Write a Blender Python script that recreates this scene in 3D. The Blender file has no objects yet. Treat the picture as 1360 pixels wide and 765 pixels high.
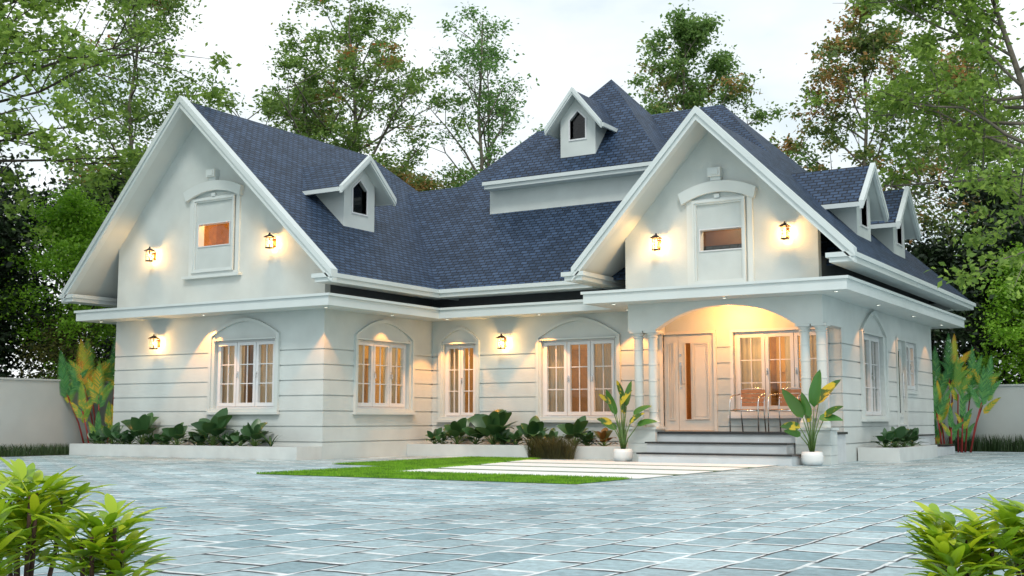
import bpy, bmesh, math, random
import numpy as np
from mathutils import Vector, Matrix
R = math.radians
PI = math.pi
scene = bpy.context.scene
col = scene.collection

# ------------------------------------------------------------ camera
cam_d = bpy.data.cameras.new('camera')
cam = bpy.data.objects.new('camera', cam_d); col.objects.link(cam)
cam_d.sensor_width = 36; cam_d.lens = 1571.94 / 1360 * 36
cam_d.clip_start = .1; cam_d.clip_end = 2000
cam.location = (15.0882, -17.6436, .7555)
cam.rotation_euler = (PI/2 + .1108, 0, .5498)
scene.camera = cam

# ------------------------------------------------------------ sky and sun
SUN_EL, SUN_AZ = R(48), R(150)     # azimuth clockwise from +Y
w = bpy.data.worlds.new('World'); scene.world = w; w.use_nodes = True
nt = w.node_tree; nt.nodes.clear()
N = nt.nodes.new; L = nt.links.new
out = N('ShaderNodeOutputWorld'); bg = N('ShaderNodeBackground'); bg.inputs['Strength'].default_value = .1
sky = N('ShaderNodeTexSky'); sky.sky_type = 'NISHITA'; sky.sun_disc = False
sky.sun_elevation = SUN_EL; sky.sun_rotation = SUN_AZ; sky.air_density = 1.0; sky.dust_density = 1.5
tc = N('ShaderNodeTexCoord'); mp = N('ShaderNodeMapping'); mp.inputs['Scale'].default_value = (1, 1, 2.2)
mp.inputs['Location'].default_value = (6.1, 3.3, 1.9)
nz = N('ShaderNodeTexNoise'); nz.inputs['Scale'].default_value = 1.9; nz.inputs['Detail'].default_value = 7; nz.inputs['Roughness'].default_value = .52
L(tc.outputs['Generated'], mp.inputs['Vector']); L(mp.outputs['Vector'], nz.inputs['Vector'])
cr = N('ShaderNodeValToRGB'); cr.color_ramp.elements[0].position = .38; cr.color_ramp.elements[1].position = .56
cr.color_ramp.elements[0].color = (7.0, 8.6, 9.3, 1); cr.color_ramp.elements[1].color = (12.2, 12.7, 12.8, 1)
e = cr.color_ramp.elements.new(.46); e.color = (10.0, 10.9, 11.3, 1)
L(nz.outputs['Fac'], cr.inputs['Fac'])
mx = N('ShaderNodeMix'); mx.data_type = 'RGBA'; mx.inputs[0].default_value = .9
L(sky.outputs['Color'], mx.inputs[6]); L(cr.outputs['Color'], mx.inputs[7])
L(mx.outputs[2], bg.inputs['Color']); L(bg.outputs['Background'], out.inputs['Surface'])

sd = bpy.data.lights.new('sun', 'SUN'); sd.energy = 1.4; sd.angle = R(14); sd.color = (1, .95, .88)
so = bpy.data.objects.new('sun', sd); col.objects.link(so)
sdir = Vector((math.sin(SUN_AZ)*math.cos(SUN_EL), math.cos(SUN_AZ)*math.cos(SUN_EL), math.sin(SUN_EL)))
so.rotation_euler = sdir.to_track_quat('Z', 'Y').to_euler(); so.location = (20, -20, 30)

vs = scene.view_settings
vs.view_transform = 'Standard'; vs.look = 'None'; vs.exposure = 0.0; vs.gamma = 1; vs.use_curve_mapping = False
scene.render.engine = 'CYCLES'
scene.cycles.max_bounces = 6; scene.cycles.diffuse_bounces = 2; scene.cycles.transparent_max_bounces = 12
scene.cycles.sample_clamp_indirect = 4

# ------------------------------------------------------------ helpers
def tag(o, label=None, cat=None, group=None, kind=None):
    if label: o['label'] = label
    if cat: o['category'] = cat
    if group: o['group'] = group
    if kind: o['kind'] = kind
    return o

def empty(name, loc=(0, 0, 0), rz=0, parent=None):
    o = bpy.data.objects.new(name, None); col.objects.link(o)
    o.location = loc; o.rotation_euler = (0, 0, rz); o.empty_display_size = .2
    if parent: o.parent = parent
    return o

def copy_tree(o, parent=None):
    c = o.copy(); col.objects.link(c); c.parent = parent
    for ch in list(o.children):
        copy_tree(ch, c)
    return c

class MB:
    """collects faces and links them as ONE mesh object"""
    def __init__(s, M=None): s.v = []; s.f = []; s.M = M; s.mi = []; s.m = 0
    def add(s, vs, fs):
        n = len(s.v)
        for p in vs:
            p = Vector(p)
            if s.M: p = s.M(p)
            s.v.append(tuple(p))
        for f in fs:
            s.f.append([n + i for i in f]); s.mi.append(s.m)
    def box(s, x0, x1, y0, y1, z0, z1):
        s.add([(x, y, z) for x in (x0, x1) for y in (y0, y1) for z in (z0, z1)],
              [(0, 1, 3, 2), (4, 6, 7, 5), (0, 4, 5, 1), (2, 3, 7, 6), (0, 2, 6, 4), (1, 5, 7, 3)])
        return s
    def prism(s, pts, a, b, axis='z'):
        """polygon extruded along an axis; pts are the two other coordinates"""
        def P(p, c):
            return {'z': (p[0], p[1], c), 'y': (p[0], c, p[1]), 'x': (c, p[0], p[1])}[axis]
        n = len(pts)
        s.add([P(p, a) for p in pts] + [P(p, b) for p in pts],
              [tuple(range(n)), tuple(range(2*n-1, n-1, -1))] + [(i, (i+1) % n, n+(i+1) % n, n+i) for i in range(n)])
        return s
    def tube(s, pts, rad, n=8, cap=True):
        pts = [Vector(p) for p in pts]
        if not hasattr(rad, '__len__'): rad = [rad]*len(pts)
        vs = []; fs = []
        up = Vector((0, 0, 1)); prev = None
        for i, p in enumerate(pts):
            d = (pts[min(i+1, len(pts)-1)] - pts[max(i-1, 0)]).normalized()
            if prev is None:
                a = d.cross(Vector((1, 0, 0)) if abs(d.x) < .8 else Vector((0, 1, 0))).normalized()
            else:
                a = (prev - d*prev.dot(d)).normalized()
            prev = a; b = d.cross(a)
            for k in range(n):
                t = 2*PI*k/n
                vs.append(p + (a*math.cos(t) + b*math.sin(t))*rad[i])
        for i in range(len(pts)-1):
            for k in range(n):
                fs.append((i*n+k, i*n+(k+1) % n, (i+1)*n+(k+1) % n, (i+1)*n+k))
        if cap: fs += [tuple(range(n))[::-1], tuple((len(pts)-1)*n+k for k in range(n))]
        s.add(vs, fs); return s
    def lathe(s, prof, c=(0, 0, 0), n=24):
        vs = []; fs = []
        for r, z in prof:
            for k in range(n):
                t = 2*PI*k/n; vs.append((c[0]+r*math.cos(t), c[1]+r*math.sin(t), c[2]+z))
        for i in range(len(prof)-1):
            for k in range(n):
                fs.append((i*n+k, i*n+(k+1) % n, (i+1)*n+(k+1) % n, (i+1)*n+k))
        s.add(vs, fs); return s
    def build(s, name, mat, parent=None, smooth=False, uv=False, normals=True):
        me = bpy.data.meshes.new(name); me.from_pydata(s.v, [], s.f); me.update()
        for m in (mat if isinstance(mat, (list, tuple)) else [mat]): me.materials.append(m)
        if isinstance(mat, (list, tuple)):
            me.polygons.foreach_set('material_index', s.mi)
        if normals:
            bm = bmesh.new(); bm.from_mesh(me); bmesh.ops.recalc_face_normals(bm, faces=bm.faces); bm.to_mesh(me); bm.free()
        if uv:
            ul = me.uv_layers.new(name='UVMap')
            for pg in me.polygons:
                n = pg.normal
                u = Vector((0, 0, 1)).cross(n)
                u = u.normalized() if u.length > .05 else Vector((1, 0, 0))
                vv = n.cross(u)
                for li in pg.loop_indices:
                    p = me.vertices[me.loops[li].vertex_index].co
                    ul.data[li].uv = (p.dot(u), p.dot(vv))
        if smooth: me.polygons.foreach_set('use_smooth', [True]*len(me.polygons))
        o = bpy.data.objects.new(name, me); col.objects.link(o)
        if parent: o.parent = parent
        return o

def fast_mesh(name, V, F, mat, parent=None, smooth=False):
    """V (n,3), F (m,k) numpy -> object"""
    me = bpy.data.meshes.new(name); m, k = F.shape
    me.vertices.add(len(V)); me.vertices.foreach_set('co', np.asarray(V, np.float32).ravel())
    me.loops.add(m*k); me.loops.foreach_set('vertex_index', F.astype(np.int32).ravel())
    me.polygons.add(m); me.polygons.foreach_set('loop_start', np.arange(0, m*k, k, dtype=np.int32))
    me.update(calc_edges=True); me.materials.append(mat)
    if smooth: me.polygons.foreach_set('use_smooth', [True]*m)
    o = bpy.data.objects.new(name, me); col.objects.link(o)
    if parent: o.parent = parent
    return o

# ------------------------------------------------------------ materials
def nodes(name):
    m = bpy.data.materials.new(name); m.use_nodes = True
    t = m.node_tree; b = t.nodes['Principled BSDF']
    return m, t, b, t.nodes.new, t.links.new

def mat(name, c, rough=.6, metal=0, var=.0, scale=6, bump=0, bscale=60, spec=.5):
    m, t, b, N, L = nodes(name)
    b.inputs['Base Color'].default_value = (*c, 1); b.inputs['Roughness'].default_value = rough
    b.inputs['Metallic'].default_value = metal; b.inputs['Specular IOR Level'].default_value = spec
    tc = N('ShaderNodeTexCoord')
    if var:
        n = N('ShaderNodeTexNoise'); n.inputs['Scale'].default_value = scale; n.inputs['Detail'].default_value = 6
        r = N('ShaderNodeValToRGB')
        r.color_ramp.elements[0].position = .3; r.color_ramp.elements[1].position = .7
        r.color_ramp.elements[0].color = (*[x*(1-var) for x in c], 1); r.color_ramp.elements[1].color = (*[min(1, x*(1+var*.6)) for x in c], 1)
        L(tc.outputs['Object'], n.inputs['Vector']); L(n.outputs['Fac'], r.inputs['Fac']); L(r.outputs['Color'], b.inputs['Base Color'])
    if bump:
        n = N('ShaderNodeTexNoise'); n.inputs['Scale'].default_value = bscale; n.inputs['Detail'].default_value = 4
        bp = N('ShaderNodeBump'); bp.inputs['Strength'].default_value = bump; bp.inputs['Distance'].default_value = .01
        L(tc.outputs['Object'], n.inputs['Vector']); L(n.outputs['Fac'], bp.inputs['Height']); L(bp.outputs['Normal'], b.inputs['Normal'])
    return m

def leafmat(name, c, warm=None, warm_amt=.5, wscale=.5, trans=.35, rough=.45):
    """c: three colours chosen per leaf; warm: colour of turned leaves in patches"""
    m, t, b, N, L = nodes(name)
    g = N('ShaderNodeNewGeometry'); r = N('ShaderNodeValToRGB')
    r.color_ramp.elements[0].color = (*c[0], 1); r.color_ramp.elements[1].color = (*c[2], 1)
    e = r.color_ramp.elements.new(.5); e.color = (*c[1], 1)
    L(g.outputs['Random Per Island'], r.inputs['Fac']); cout = r.outputs['Color']
    if warm:
        tc = N('ShaderNodeTexCoord'); n = N('ShaderNodeTexNoise'); n.inputs['Scale'].default_value = wscale; n.inputs['Detail'].default_value = 5
        L(tc.outputs['Object'], n.inputs['Vector'])
        mr = N('ShaderNodeMapRange'); mr.inputs['From Min'].default_value = .62 - .3*warm_amt; mr.inputs['From Max'].default_value = .70 - .3*warm_amt
        L(n.outputs['Fac'], mr.inputs['Value'])
        mu = N('ShaderNodeMath'); mu.operation = 'MULTIPLY'
        gt = N('ShaderNodeMath'); gt.operation = 'GREATER_THAN'; gt.inputs[1].default_value = .35
        fr = N('ShaderNodeMath'); fr.operation = 'FRACT'; m7 = N('ShaderNodeMath'); m7.operation = 'MULTIPLY'; m7.inputs[1].default_value = 7.31
        L(g.outputs['Random Per Island'], m7.inputs[0]); L(m7.outputs[0], fr.inputs[0]); L(fr.outputs[0], gt.inputs[0])
        L(mr.outputs['Result'], mu.inputs[0]); L(gt.outputs[0], mu.inputs[1])
        x = N('ShaderNodeMix'); x.data_type = 'RGBA'; L(mu.outputs[0], x.inputs[0]); L(cout, x.inputs[6]); x.inputs[7].default_value = (*warm, 1)
        cout = x.outputs[2]
    L(cout, b.inputs['Base Color']); b.inputs['Roughness'].default_value = rough
    tr = N('ShaderNodeBsdfTranslucent'); L(cout, tr.inputs['Color'])
    ms = N('ShaderNodeMixShader'); ms.inputs[0].default_value = trans
    L(b.outputs[0], ms.inputs[1]); L(tr.outputs[0], ms.inputs[2]); L(ms.outputs[0], t.nodes['Material Output'].inputs['Surface'])
    return m

def glassmat(name, tint=(.9, .95, .95), refl=.12):
    m, t, b, N, L = nodes(name)
    tp = N('ShaderNodeBsdfTransparent'); tp.inputs['Color'].default_value = (*tint, 1)
    gl = N('ShaderNodeBsdfGlossy'); gl.inputs['Roughness'].default_value = .03
    lw = N('ShaderNodeLayerWeight'); lw.inputs['Blend'].default_value = .5
    fr = N('ShaderNodeMath'); fr.operation = 'POWER'; fr.inputs[1].default_value = 5; L(lw.outputs['Facing'], fr.inputs[0])
    ad = N('ShaderNodeMath'); ad.operation = 'ADD'; ad.inputs[1].default_value = refl; ad.use_clamp = True
    ms = N('ShaderNodeMixShader'); L(fr.outputs[0], ad.inputs[0]); L(ad.outputs[0], ms.inputs[0])
    L(tp.outputs[0], ms.inputs[1]); L(gl.outputs[0], ms.inputs[2]); L(ms.outputs[0], t.nodes['Material Output'].inputs['Surface'])
    return m

def emitmat(name, c, s):
    m, t, b, N, L = nodes(name)
    b.inputs['Base Color'].default_value = (*c, 1); b.inputs['Emission Color'].default_value = (*c, 1); b.inputs['Emission Strength'].default_value = s
    return m

def shinglemat(name):
    m, t, b, N, L = nodes(name)
    uv = N('ShaderNodeUVMap'); 
    wn = N('ShaderNodeTexNoise'); wn.inputs['Scale'].default_value = 3.0
    br = N('ShaderNodeTexBrick'); br.inputs['Scale'].default_value = 1
    br.inputs['Brick Width'].default_value = .165; br.inputs['Row Height'].default_value = .1
    br.inputs['Mortar Size'].default_value = .0125; br.inputs['Mortar Smooth'].default_value = .4; br.inputs['Bias'].default_value = 0
    br.inputs['Color1'].default_value = (.014, .034, .074, 1); br.inputs['Color2'].default_value = (.046, .086, .165, 1); br.inputs['Mortar'].default_value = (.004, .007, .014, 1)
    L(uv.outputs[0], br.inputs['Vector'])
    L(uv.outputs[0], wn.inputs['Vector'])
    big = N('ShaderNodeTexNoise'); big.inputs['Scale'].default_value = .7; big.inputs['Detail'].default_value = 5; L(uv.outputs[0], big.inputs['Vector'])
    mr = N('ShaderNodeMapRange'); mr.inputs['From Min'].default_value = .3; mr.inputs['From Max'].default_value = .7; mr.inputs['To Min'].default_value = .9; mr.inputs['To Max'].default_value = 1.08
    L(big.outputs['Fac'], mr.inputs['Value'])
    mu = N('ShaderNodeVectorMath'); mu.operation = 'SCALE'; L(br.outputs['Color'], mu.inputs[0]); L(mr.outputs[0], mu.inputs['Scale'])
    L(mu.outputs[0], b.inputs['Base Color']); b.inputs['Roughness'].default_value = .62; b.inputs['Specular IOR Level'].default_value = .35
    # each course steps down over the next: saw-tooth height along the slope
    sx = N('ShaderNodeSeparateXYZ'); L(uv.outputs[0], sx.inputs[0])
    dv = N('ShaderNodeMath'); dv.operation = 'DIVIDE'; dv.inputs[1].default_value = .1; L(sx.outputs['Y'], dv.inputs[0])
    fr = N('ShaderNodeMath'); fr.operation = 'FRACT'; L(dv.outputs[0], fr.inputs[0])
    iv = N('ShaderNodeMath'); iv.operation = 'SUBTRACT'; iv.inputs[0].default_value = 1; L(fr.outputs[0], iv.inputs[1])
    sb = N('ShaderNodeMath'); sb.operation = 'SUBTRACT'; L(iv.outputs[0], sb.inputs[0]); L(br.outputs['Fac'], sb.inputs[1])
    bp = N('ShaderNodeBump'); bp.inputs['Strength'].default_value = 1; bp.inputs['Distance'].default_value = .02
    L(sb.outputs[0], bp.inputs['Height']); L(bp.outputs['Normal'], b.inputs['Normal'])
    return m

def pavingmat(name):
    m, t, b, N, L = nodes(name)
    tc = N('ShaderNodeTexCoord')
    wn = N('ShaderNodeTexNoise'); wn.inputs['Scale'].default_value = 1.6; wn.inputs['Detail'].default_value = 3; L(tc.outputs['Object'], wn.inputs['Vector'])
    sc = N('ShaderNodeVectorMath'); sc.operation = 'SCALE'; sc.inputs['Scale'].default_value = .075
    cs = N('ShaderNodeVectorMath'); cs.operation = 'SUBTRACT'; cs.inputs[1].default_value = (.5, .5, .5)
    L(wn.outputs['Color'], cs.inputs[0]); L(cs.outputs[0], sc.inputs[0])
    rt = N('ShaderNodeMapping'); rt.inputs['Rotation'].default_value = (0, 0, PI/2); rt.inputs['Scale'].default_value = (1, .5, 1); L(tc.outputs['Object'], rt.inputs['Vector'])
    av = N('ShaderNodeVectorMath'); L(rt.outputs[0], av.inputs[0]); L(sc.outputs[0], av.inputs[1])
    br = N('ShaderNodeTexBrick'); br.inputs['Scale'].default_value = 1; br.offset = .5
    br.inputs['Brick Width'].default_value = .235; br.inputs['Row Height'].default_value = .345
    br.inputs['Mortar Size'].default_value = .017; br.inputs['Mortar Smooth'].default_value = .25
    br.inputs['Color1'].default_value = (.25, .385, .435, 1); br.inputs['Color2'].default_value = (.50, .64, .68, 1); br.inputs['Mortar'].default_value = (.88, .93, .94, 1)
    L(av.outputs[0], br.inputs['Vector'])
    # fine chips and stains in the stone
    n2 = N('ShaderNodeTexNoise'); n2.inputs['Scale'].default_value = 14; n2.inputs['Detail'].default_value = 9; n2.inputs['Roughness'].default_value = .7; L(tc.outputs['Object'], n2.inputs['Vector'])
    mr = N('ShaderNodeMapRange'); mr.inputs['From Min'].default_value = .3; mr.inputs['From Max'].default_value = .7; mr.inputs['To Min'].default_value = .62; mr.inputs['To Max'].default_value = 1.25
    L(n2.outputs['Fac'], mr.inputs['Value'])
    n3 = N('ShaderNodeTexNoise'); n3.inputs['Scale'].default_value = .45; n3.inputs['Detail'].default_value = 6; L(tc.outputs['Object'], n3.inputs['Vector'])
    mr3 = N('ShaderNodeMapRange'); mr3.inputs['From Min'].default_value = .3; mr3.inputs['From Max'].default_value = .7; mr3.inputs['To Min'].default_value = .78; mr3.inputs['To Max'].default_value = 1.15
    L(n3.outputs['Fac'], mr3.inputs['Value'])
    mm = N('ShaderNodeMath'); mm.operation = 'MULTIPLY'; L(mr.outputs[0], mm.inputs[0]); L(mr3.outputs[0], mm.inputs[1])
    mu = N('ShaderNodeVectorMath'); mu.operation = 'SCALE'; L(br.outputs['Color'], mu.inputs[0]); L(mm.outputs[0], mu.inputs['Scale'])
    # narrow dark crack beside the pale joint
    av2 = N('ShaderNodeVectorMath'); av2.inputs[1].default_value = (-.013, -.013, 0); L(av.outputs[0], av2.inputs[0])
    b2 = N('ShaderNodeTexBrick'); b2.inputs['Scale'].default_value = 1; b2.offset = .5
    b2.inputs['Brick Width'].default_value = .235; b2.inputs['Row Height'].default_value = .345; b2.inputs['Mortar Size'].default_value = .011; b2.inputs['Mortar Smooth'].default_value = .2
    L(av2.outputs[0], b2.inputs['Vector'])
    n4 = N('ShaderNodeTexNoise'); n4.inputs['Scale'].default_value = 2.3; L(tc.outputs['Object'], n4.inputs['Vector'])
    m4 = N('ShaderNodeMapRange'); m4.inputs['From Min'].default_value = .40; m4.inputs['From Max'].default_value = .50; L(n4.outputs['Fac'], m4.inputs['Value'])
    m5 = N('ShaderNodeMath'); m5.operation = 'MULTIPLY'; L(b2.outputs['Fac'], m5.inputs[0]); L(m4.outputs[0], m5.inputs[1])
    x = N('ShaderNodeMix'); x.data_type = 'RGBA'; L(m5.outputs[0], x.inputs[0]); L(mu.outputs[0], x.inputs[6]); x.inputs[7].default_value = (.03, .04, .05, 1)
    L(x.outputs[2], b.inputs['Base Color'])
    b.inputs['Roughness'].default_value = .65
    hs = N('ShaderNodeMath'); hs.operation = 'MULTIPLY_ADD'; hs.inputs[1].default_value = -.6; L(br.outputs['Fac'], hs.inputs[0]); L(n2.outputs['Fac'], hs.inputs[2])
    hb = N('ShaderNodeMath'); hb.operation = 'SUBTRACT'; L(hs.outputs[0], hb.inputs[0]); L(m5.outputs[0], hb.inputs[1])
    bp = N('ShaderNodeBump'); bp.inputs['Strength'].default_value = .9; bp.inputs['Distance'].default_value = .025
    L(hb.outputs[0], bp.inputs['Height']); L(bp.outputs['Normal'], b.inputs['Normal'])
    return m

STUCCO = mat('white_stucco', (.61, .66, .64), .75, var=.09, scale=1.7, bump=.3, bscale=70)
TRIM = mat('white_trim', (.60, .65, .63), .5, var=.03, scale=3)
CORNICE = mat('cornice_paint', (.66, .72, .71), .55, var=.04, scale=2, bump=.08, bscale=40)
SASH = mat('sash_paint', (.70, .72, .73), .35, var=.02)
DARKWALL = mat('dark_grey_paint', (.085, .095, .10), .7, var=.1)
SHINGLE = shinglemat('blue_shingle')
PAVING = pavingmat('stone_paving')
GLASS = glassmat('window_glass', refl=.035)
DGLASS = glassmat('dark_glass', (.35, .38, .4), .04)
CURTAIN = leafmat('curtain_fabric', ((.50, .47, .40), (.50, .47, .40), (.52, .49, .42)), trans=.45, rough=.9)
ROOM = mat('room_paint', (.52, .36, .15), .8, var=.15, scale=2)
CABINET = mat('cabinet_wood', (.40, .25, .10), .5, var=.3, scale=5)
WOOD = mat('orange_wood', (.52, .29, .09), .5, var=.3, scale=5)
BROWN = mat('brown_wood', (.16, .075, .04), .5, var=.3, scale=5)
ATTIC = mat('attic_wall', (.10, .10, .11), .8)
DOORP = mat('door_paint', (.74, .71, .64), .4, var=.04)
BLACKST = mat('black_granite', (.02, .02, .022), .25, var=.2, scale=30)
STEPM = mat('step_plaster', (.58, .62, .63), .6, var=.08, scale=5, bump=.1)
PLANTERM = mat('planter_plaster', (.62, .65, .63), .7, var=.08, scale=3, bump=.15)
SOIL = mat('soil', (.04, .03, .02), .95, var=.4, scale=20, bump=.6, bscale=30)
METAL = mat('lantern_metal', (.045, .025, .018), .4, metal=.6)
COPPER = mat('lantern_copper', (.35, .14, .06), .35, metal=.8)
STEEL = mat('chair_steel', (.62, .62, .62), .25, metal=1)
SLAT = mat('chair_wood', (.38, .17, .07), .45, var=.2, scale=12)
CERAMIC = mat('white_ceramic', (.80, .81, .79), .25)
WALLM = mat('boundary_plaster', (.55, .58, .56), .85, var=.06, scale=1.5, bump=.15, bscale=30)
SLABM = mat('white_slab', (.88, .88, .87), .6, var=.05, scale=6, bump=.1)
LAWN = mat('lawn_soil', (.10, .26, .015), .9, var=.4, scale=12)
GROUND = mat('ground_soil', (.05, .07, .03), .95, var=.4, scale=1)
BARK = mat('bark_grey', (.17, .15, .12), .9, var=.35, scale=7, bump=.6, bscale=25)
BARKD = mat('bark_dark', (.055, .045, .035), .9, var=.35, scale=7, bump=.6, bscale=25)
STEM_RED = mat('red_stem', (.30, .025, .02), .45, var=.3, scale=9)
STEM_GREEN = mat('green_stem', (.09, .17, .04), .5, var=.2)
BULB = emitmat('lamp_bulb', (1, .72, .35), 14)
DLGLOW = emitmat('downlight_glow', (1, .93, .8), 9)

# ------------------------------------------------------------ ground
g = MB(); g.add([(-400, -400, -.03), (400, -400, -.03), (400, 400, -.03), (-400, 400, -.03)], [(0, 1, 2, 3)])
tag(g.build('ground', GROUND), kind='structure')
g = MB(); g.add([(-6.75, -60, 0), (60, -60, 0), (60, 12.35, 0), (-6.75, 12.35, 0)], [(0, 1, 2, 3)])
tag(g.build('paving', PAVING), kind='structure')
LP = [(3.32, -5.3), (8.40, -5.3), (8.40, -3.78), (4.60, -3.78), (4.25, -1.0), (3.5, 2.35), (1.9, 2.35), (1.9, -1.95), (3.32, -2.15)]
g = MB(); g.add([(x, y, .006) for x, y in LP], [tuple(range(len(LP)))])
tag(g.build('lawn_soil', LAWN), kind='structure')
g = MB(); g.add([(4.25, -3.8, .004), (8.5, -3.8, .004), (8.5, 1.65, .004), (3.4, 1.65, .004)], [(0, 1, 2, 3)])
tag(g.build('path_bed', mat('path_bed_grass', (.05, .11, .012), .9, var=.5, scale=14)), kind='structure')
ss = MB()
ys = [-3.76, -2.33, -.90, .53]
for i, y in enumerate(ys):
    def xl(yy): return 4.55 - (yy + 3.8)*.19
    ss.prism([(xl(y), y), (8.48, y), (8.48, y+1.08), (xl(y+1.08), y+1.08)], .0041, .011)
tag(ss.build('path', SLABM), kind='structure')

# ------------------------------------------------------------ house
house = empty('house')
tag(house, 'white gabled villa with blue shingle roof, arched porch and warm lit windows', 'house')
GR = [.324 + .3*k for k in range(7)]

def mapY(Y0):   # wall facing -Y: local (u, out, z)
    return lambda p: Vector((p[0], Y0 - p[1], p[2]))
def mapX(X0):   # wall facing +X
    return lambda p: Vector((X0 + p[1], p[0], p[2]))

def rects_minus(u0, u1, z0, z1, holes):
    zc = sorted({z0, z1, *[min(max(h[k], z0), z1) for h in holes for k in (2, 3)]})
    res = []
    for a, b in zip(zc, zc[1:]):
        if b - a < 1e-4: continue
        segs = [(u0, u1)]
        for h in holes:
            if h[2] < (a+b)/2 < h[3]:
                ns = []
                for s0, s1 in segs:
                    if h[1] <= s0 or h[0] >= s1: ns.append((s0, s1)); continue
                    if h[0] > s0: ns.append((s0, h[0]))
                    if h[1] < s1: ns.append((h[1], s1))
                segs = ns
        res += [(s0, s1, a, b) for s0, s1 in segs]
    return res

def coursed_wall(M, u0, u1, ztop, holes, label, mate=STUCCO, cu0=None, cu1=None, grooves=GR, z0=0):
    m = MB(M)
    zs = [z0] + [x for x in grooves if x > z0+.02] + [ztop]
    for i in range(len(zs)-1):
        a = zs[i] + (.0115 if i else 0); b = zs[i+1] - (.0115 if i < len(zs)-2 else 0)
        for r in rects_minus(u0, u1, a, b, holes): m.box(r[0], r[1], -.026, 0, r[2], r[3])
    c0 = u0 if cu0 is None else cu0; c1 = u1 if cu1 is None else cu1
    for r in rects_minus(c0, c1, z0, ztop, holes): m.box(r[0], r[1], -.22, -.0265, r[2], r[3])
    o = m.build('wall', mate, house); o['label'] = label
    return o

ZL = 2.9
winA = (-2.91, -1.25, .98, 2.37); winB = (1.01, 2.75, .98, 2.37)
winC = (.31, 1.15, .80, 2.39); winD = (2.77, 4.48, .80, 2.39)
winP = (6.97, 8.72, .90, 2.40); doorP = (5.52, 6.57, .54, 2.40)
winE = (5.02, 6.46, .80, 2.40); doorF = (7.62, 8.30, .66, 2.42); winF = (8.3001, 9.30, 1.37, 2.42)
coursed_wall(mapY(0), -5.96, 0, ZL+.1, [winA], 'front wall of the left wing with horizontal grooves', cu1=-.028)
coursed_wall(mapX(0), .0262, 3.62, ZL+.1, [winB], 'side wall of the left wing with one arched window', cu0=.221)
coursed_wall(mapY(3.62), 0.0005, 8.999, ZL+.1, [winC, winD, winP, doorP], 'recessed front wall with the porch door', cu1=8.79)
coursed_wall(mapX(9.02), 3.62, 10.95, ZL+.1, [winE, doorF, winF], 'right hand side wall', cu0=3.64)
for q, lb in (((-5.96, -5.75, .23, 8.79, 0, 3.4), 'outer side wall of the left wing'), ((-5.9, 8.9, 10.75, 10.949, 0, 3.4), 'rear wall')):
    m = MB(); m.box(*q); m.build('wall', STUCCO, house)['label'] = lb
# rooms behind the windows, lit from inside
def room(x0, x1, y0, y1, z0, z1, openside, mate, lights):
    m = MB(); t = .03
    if openside != '-y': m.box(x0, x1, y0, y0+t, z0, z1)
    if openside != '+y': m.box(x0, x1, y1-t, y1, z0, z1)
    if openside != '-x': m.box(x0, x0+t, y0+t, y1-t, z0, z1)
    if openside != '+x': m.box(x1-t, x1, y0+t, y1-t, z0, z1)
    m.box(x0+t, x1-t, y0+t, y1-t, z1-t, z1); m.box(x0+t, x1-t, y0+t, y1-t, z0, z0+t)
    m.build('room', mate, house)
    for (p, e) in lights:
        ld = bpy.data.lights.new('room_lamp', 'POINT'); ld.energy = e; ld.color = (1, .52, .19); ld.shadow_soft_size = .12
        lo = bpy.data.objects.new('room_lamp', ld); col.objects.link(lo); lo.location = p; lo.parent = house
m = MB(); m.box(-5.7, -5.67, .24, 3.5, .3, 2.85); m.box(-5.67, -.24, 3.47, 3.5, .3, 2.85); m.box(-5.67, -.24, .24, 3.47, .3, .33); m.box(-5.67, -.24, .24, 3.47, 2.82, 2.85)
m.build('room', ROOM, house)
for p in ((-2.5, 1.5, 2.4), (-1.1, 2.3, 2.3)):
    ld = bpy.data.lights.new('room_lamp', 'POINT'); ld.energy = 50; ld.color = (1, .55, .2); ld.shadow_soft_size = .12
    lo = bpy.data.objects.new('room_lamp', ld); col.objects.link(lo); lo.location = p; lo.parent = house
for x0, x1, y0, y1, z1 in ((-4.6, -3.2, 3.0, 3.46, 2.3), (-3.15, -2.6, 3.1, 3.46, 1.4), (-2.2, -1.7, 3.25, 3.46, 2.1), (-5.6, -5.2, 1.0, 1.9, 2.1),
                       (.3, .9, 5.7, 6.15, 2.2), (1.15, 1.5, 5.8, 6.15, 1.3), (2.2, 2.9, 5.7, 6.15, 2.3), (3.1, 3.35, 5.8, 6.15, 2.6), (3.7, 4.3, 5.7, 6.15, 1.6),
                       (5.8, 6.3, 5.5, 5.95, 2.2), (6.8, 7.0, 5.6, 5.95, 2.6), (7.2, 7.7, 5.5, 5.95, 1.7), (6.7, 6.95, 7.3, 8.2, 2.2)):
    m = MB(); m.box(x0, x1, y0, y1, .34, z1); m.box(x0-.02, x1+.02, y0-.02, y1, z1+.001, z1+.04)
    m.build('cabinet', CABINET, house)
room(-.2, 5.1, 3.87, 6.2, .25, 2.85, '-y', ROOM, [((1.0, 4.9, 2.5), 42), ((3.5, 4.9, 2.5), 52)])
room(5.3, 8.76, 3.87, 6.0, .5, 2.85, '-y', ROOM, [((7.6, 4.7, 2.4), 95)])
room(6.6, 8.77, 6.05, 10.6, .3, 2.85, '+x', ROOM, [((7.8, 7.2, 2.5), 48)])

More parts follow.
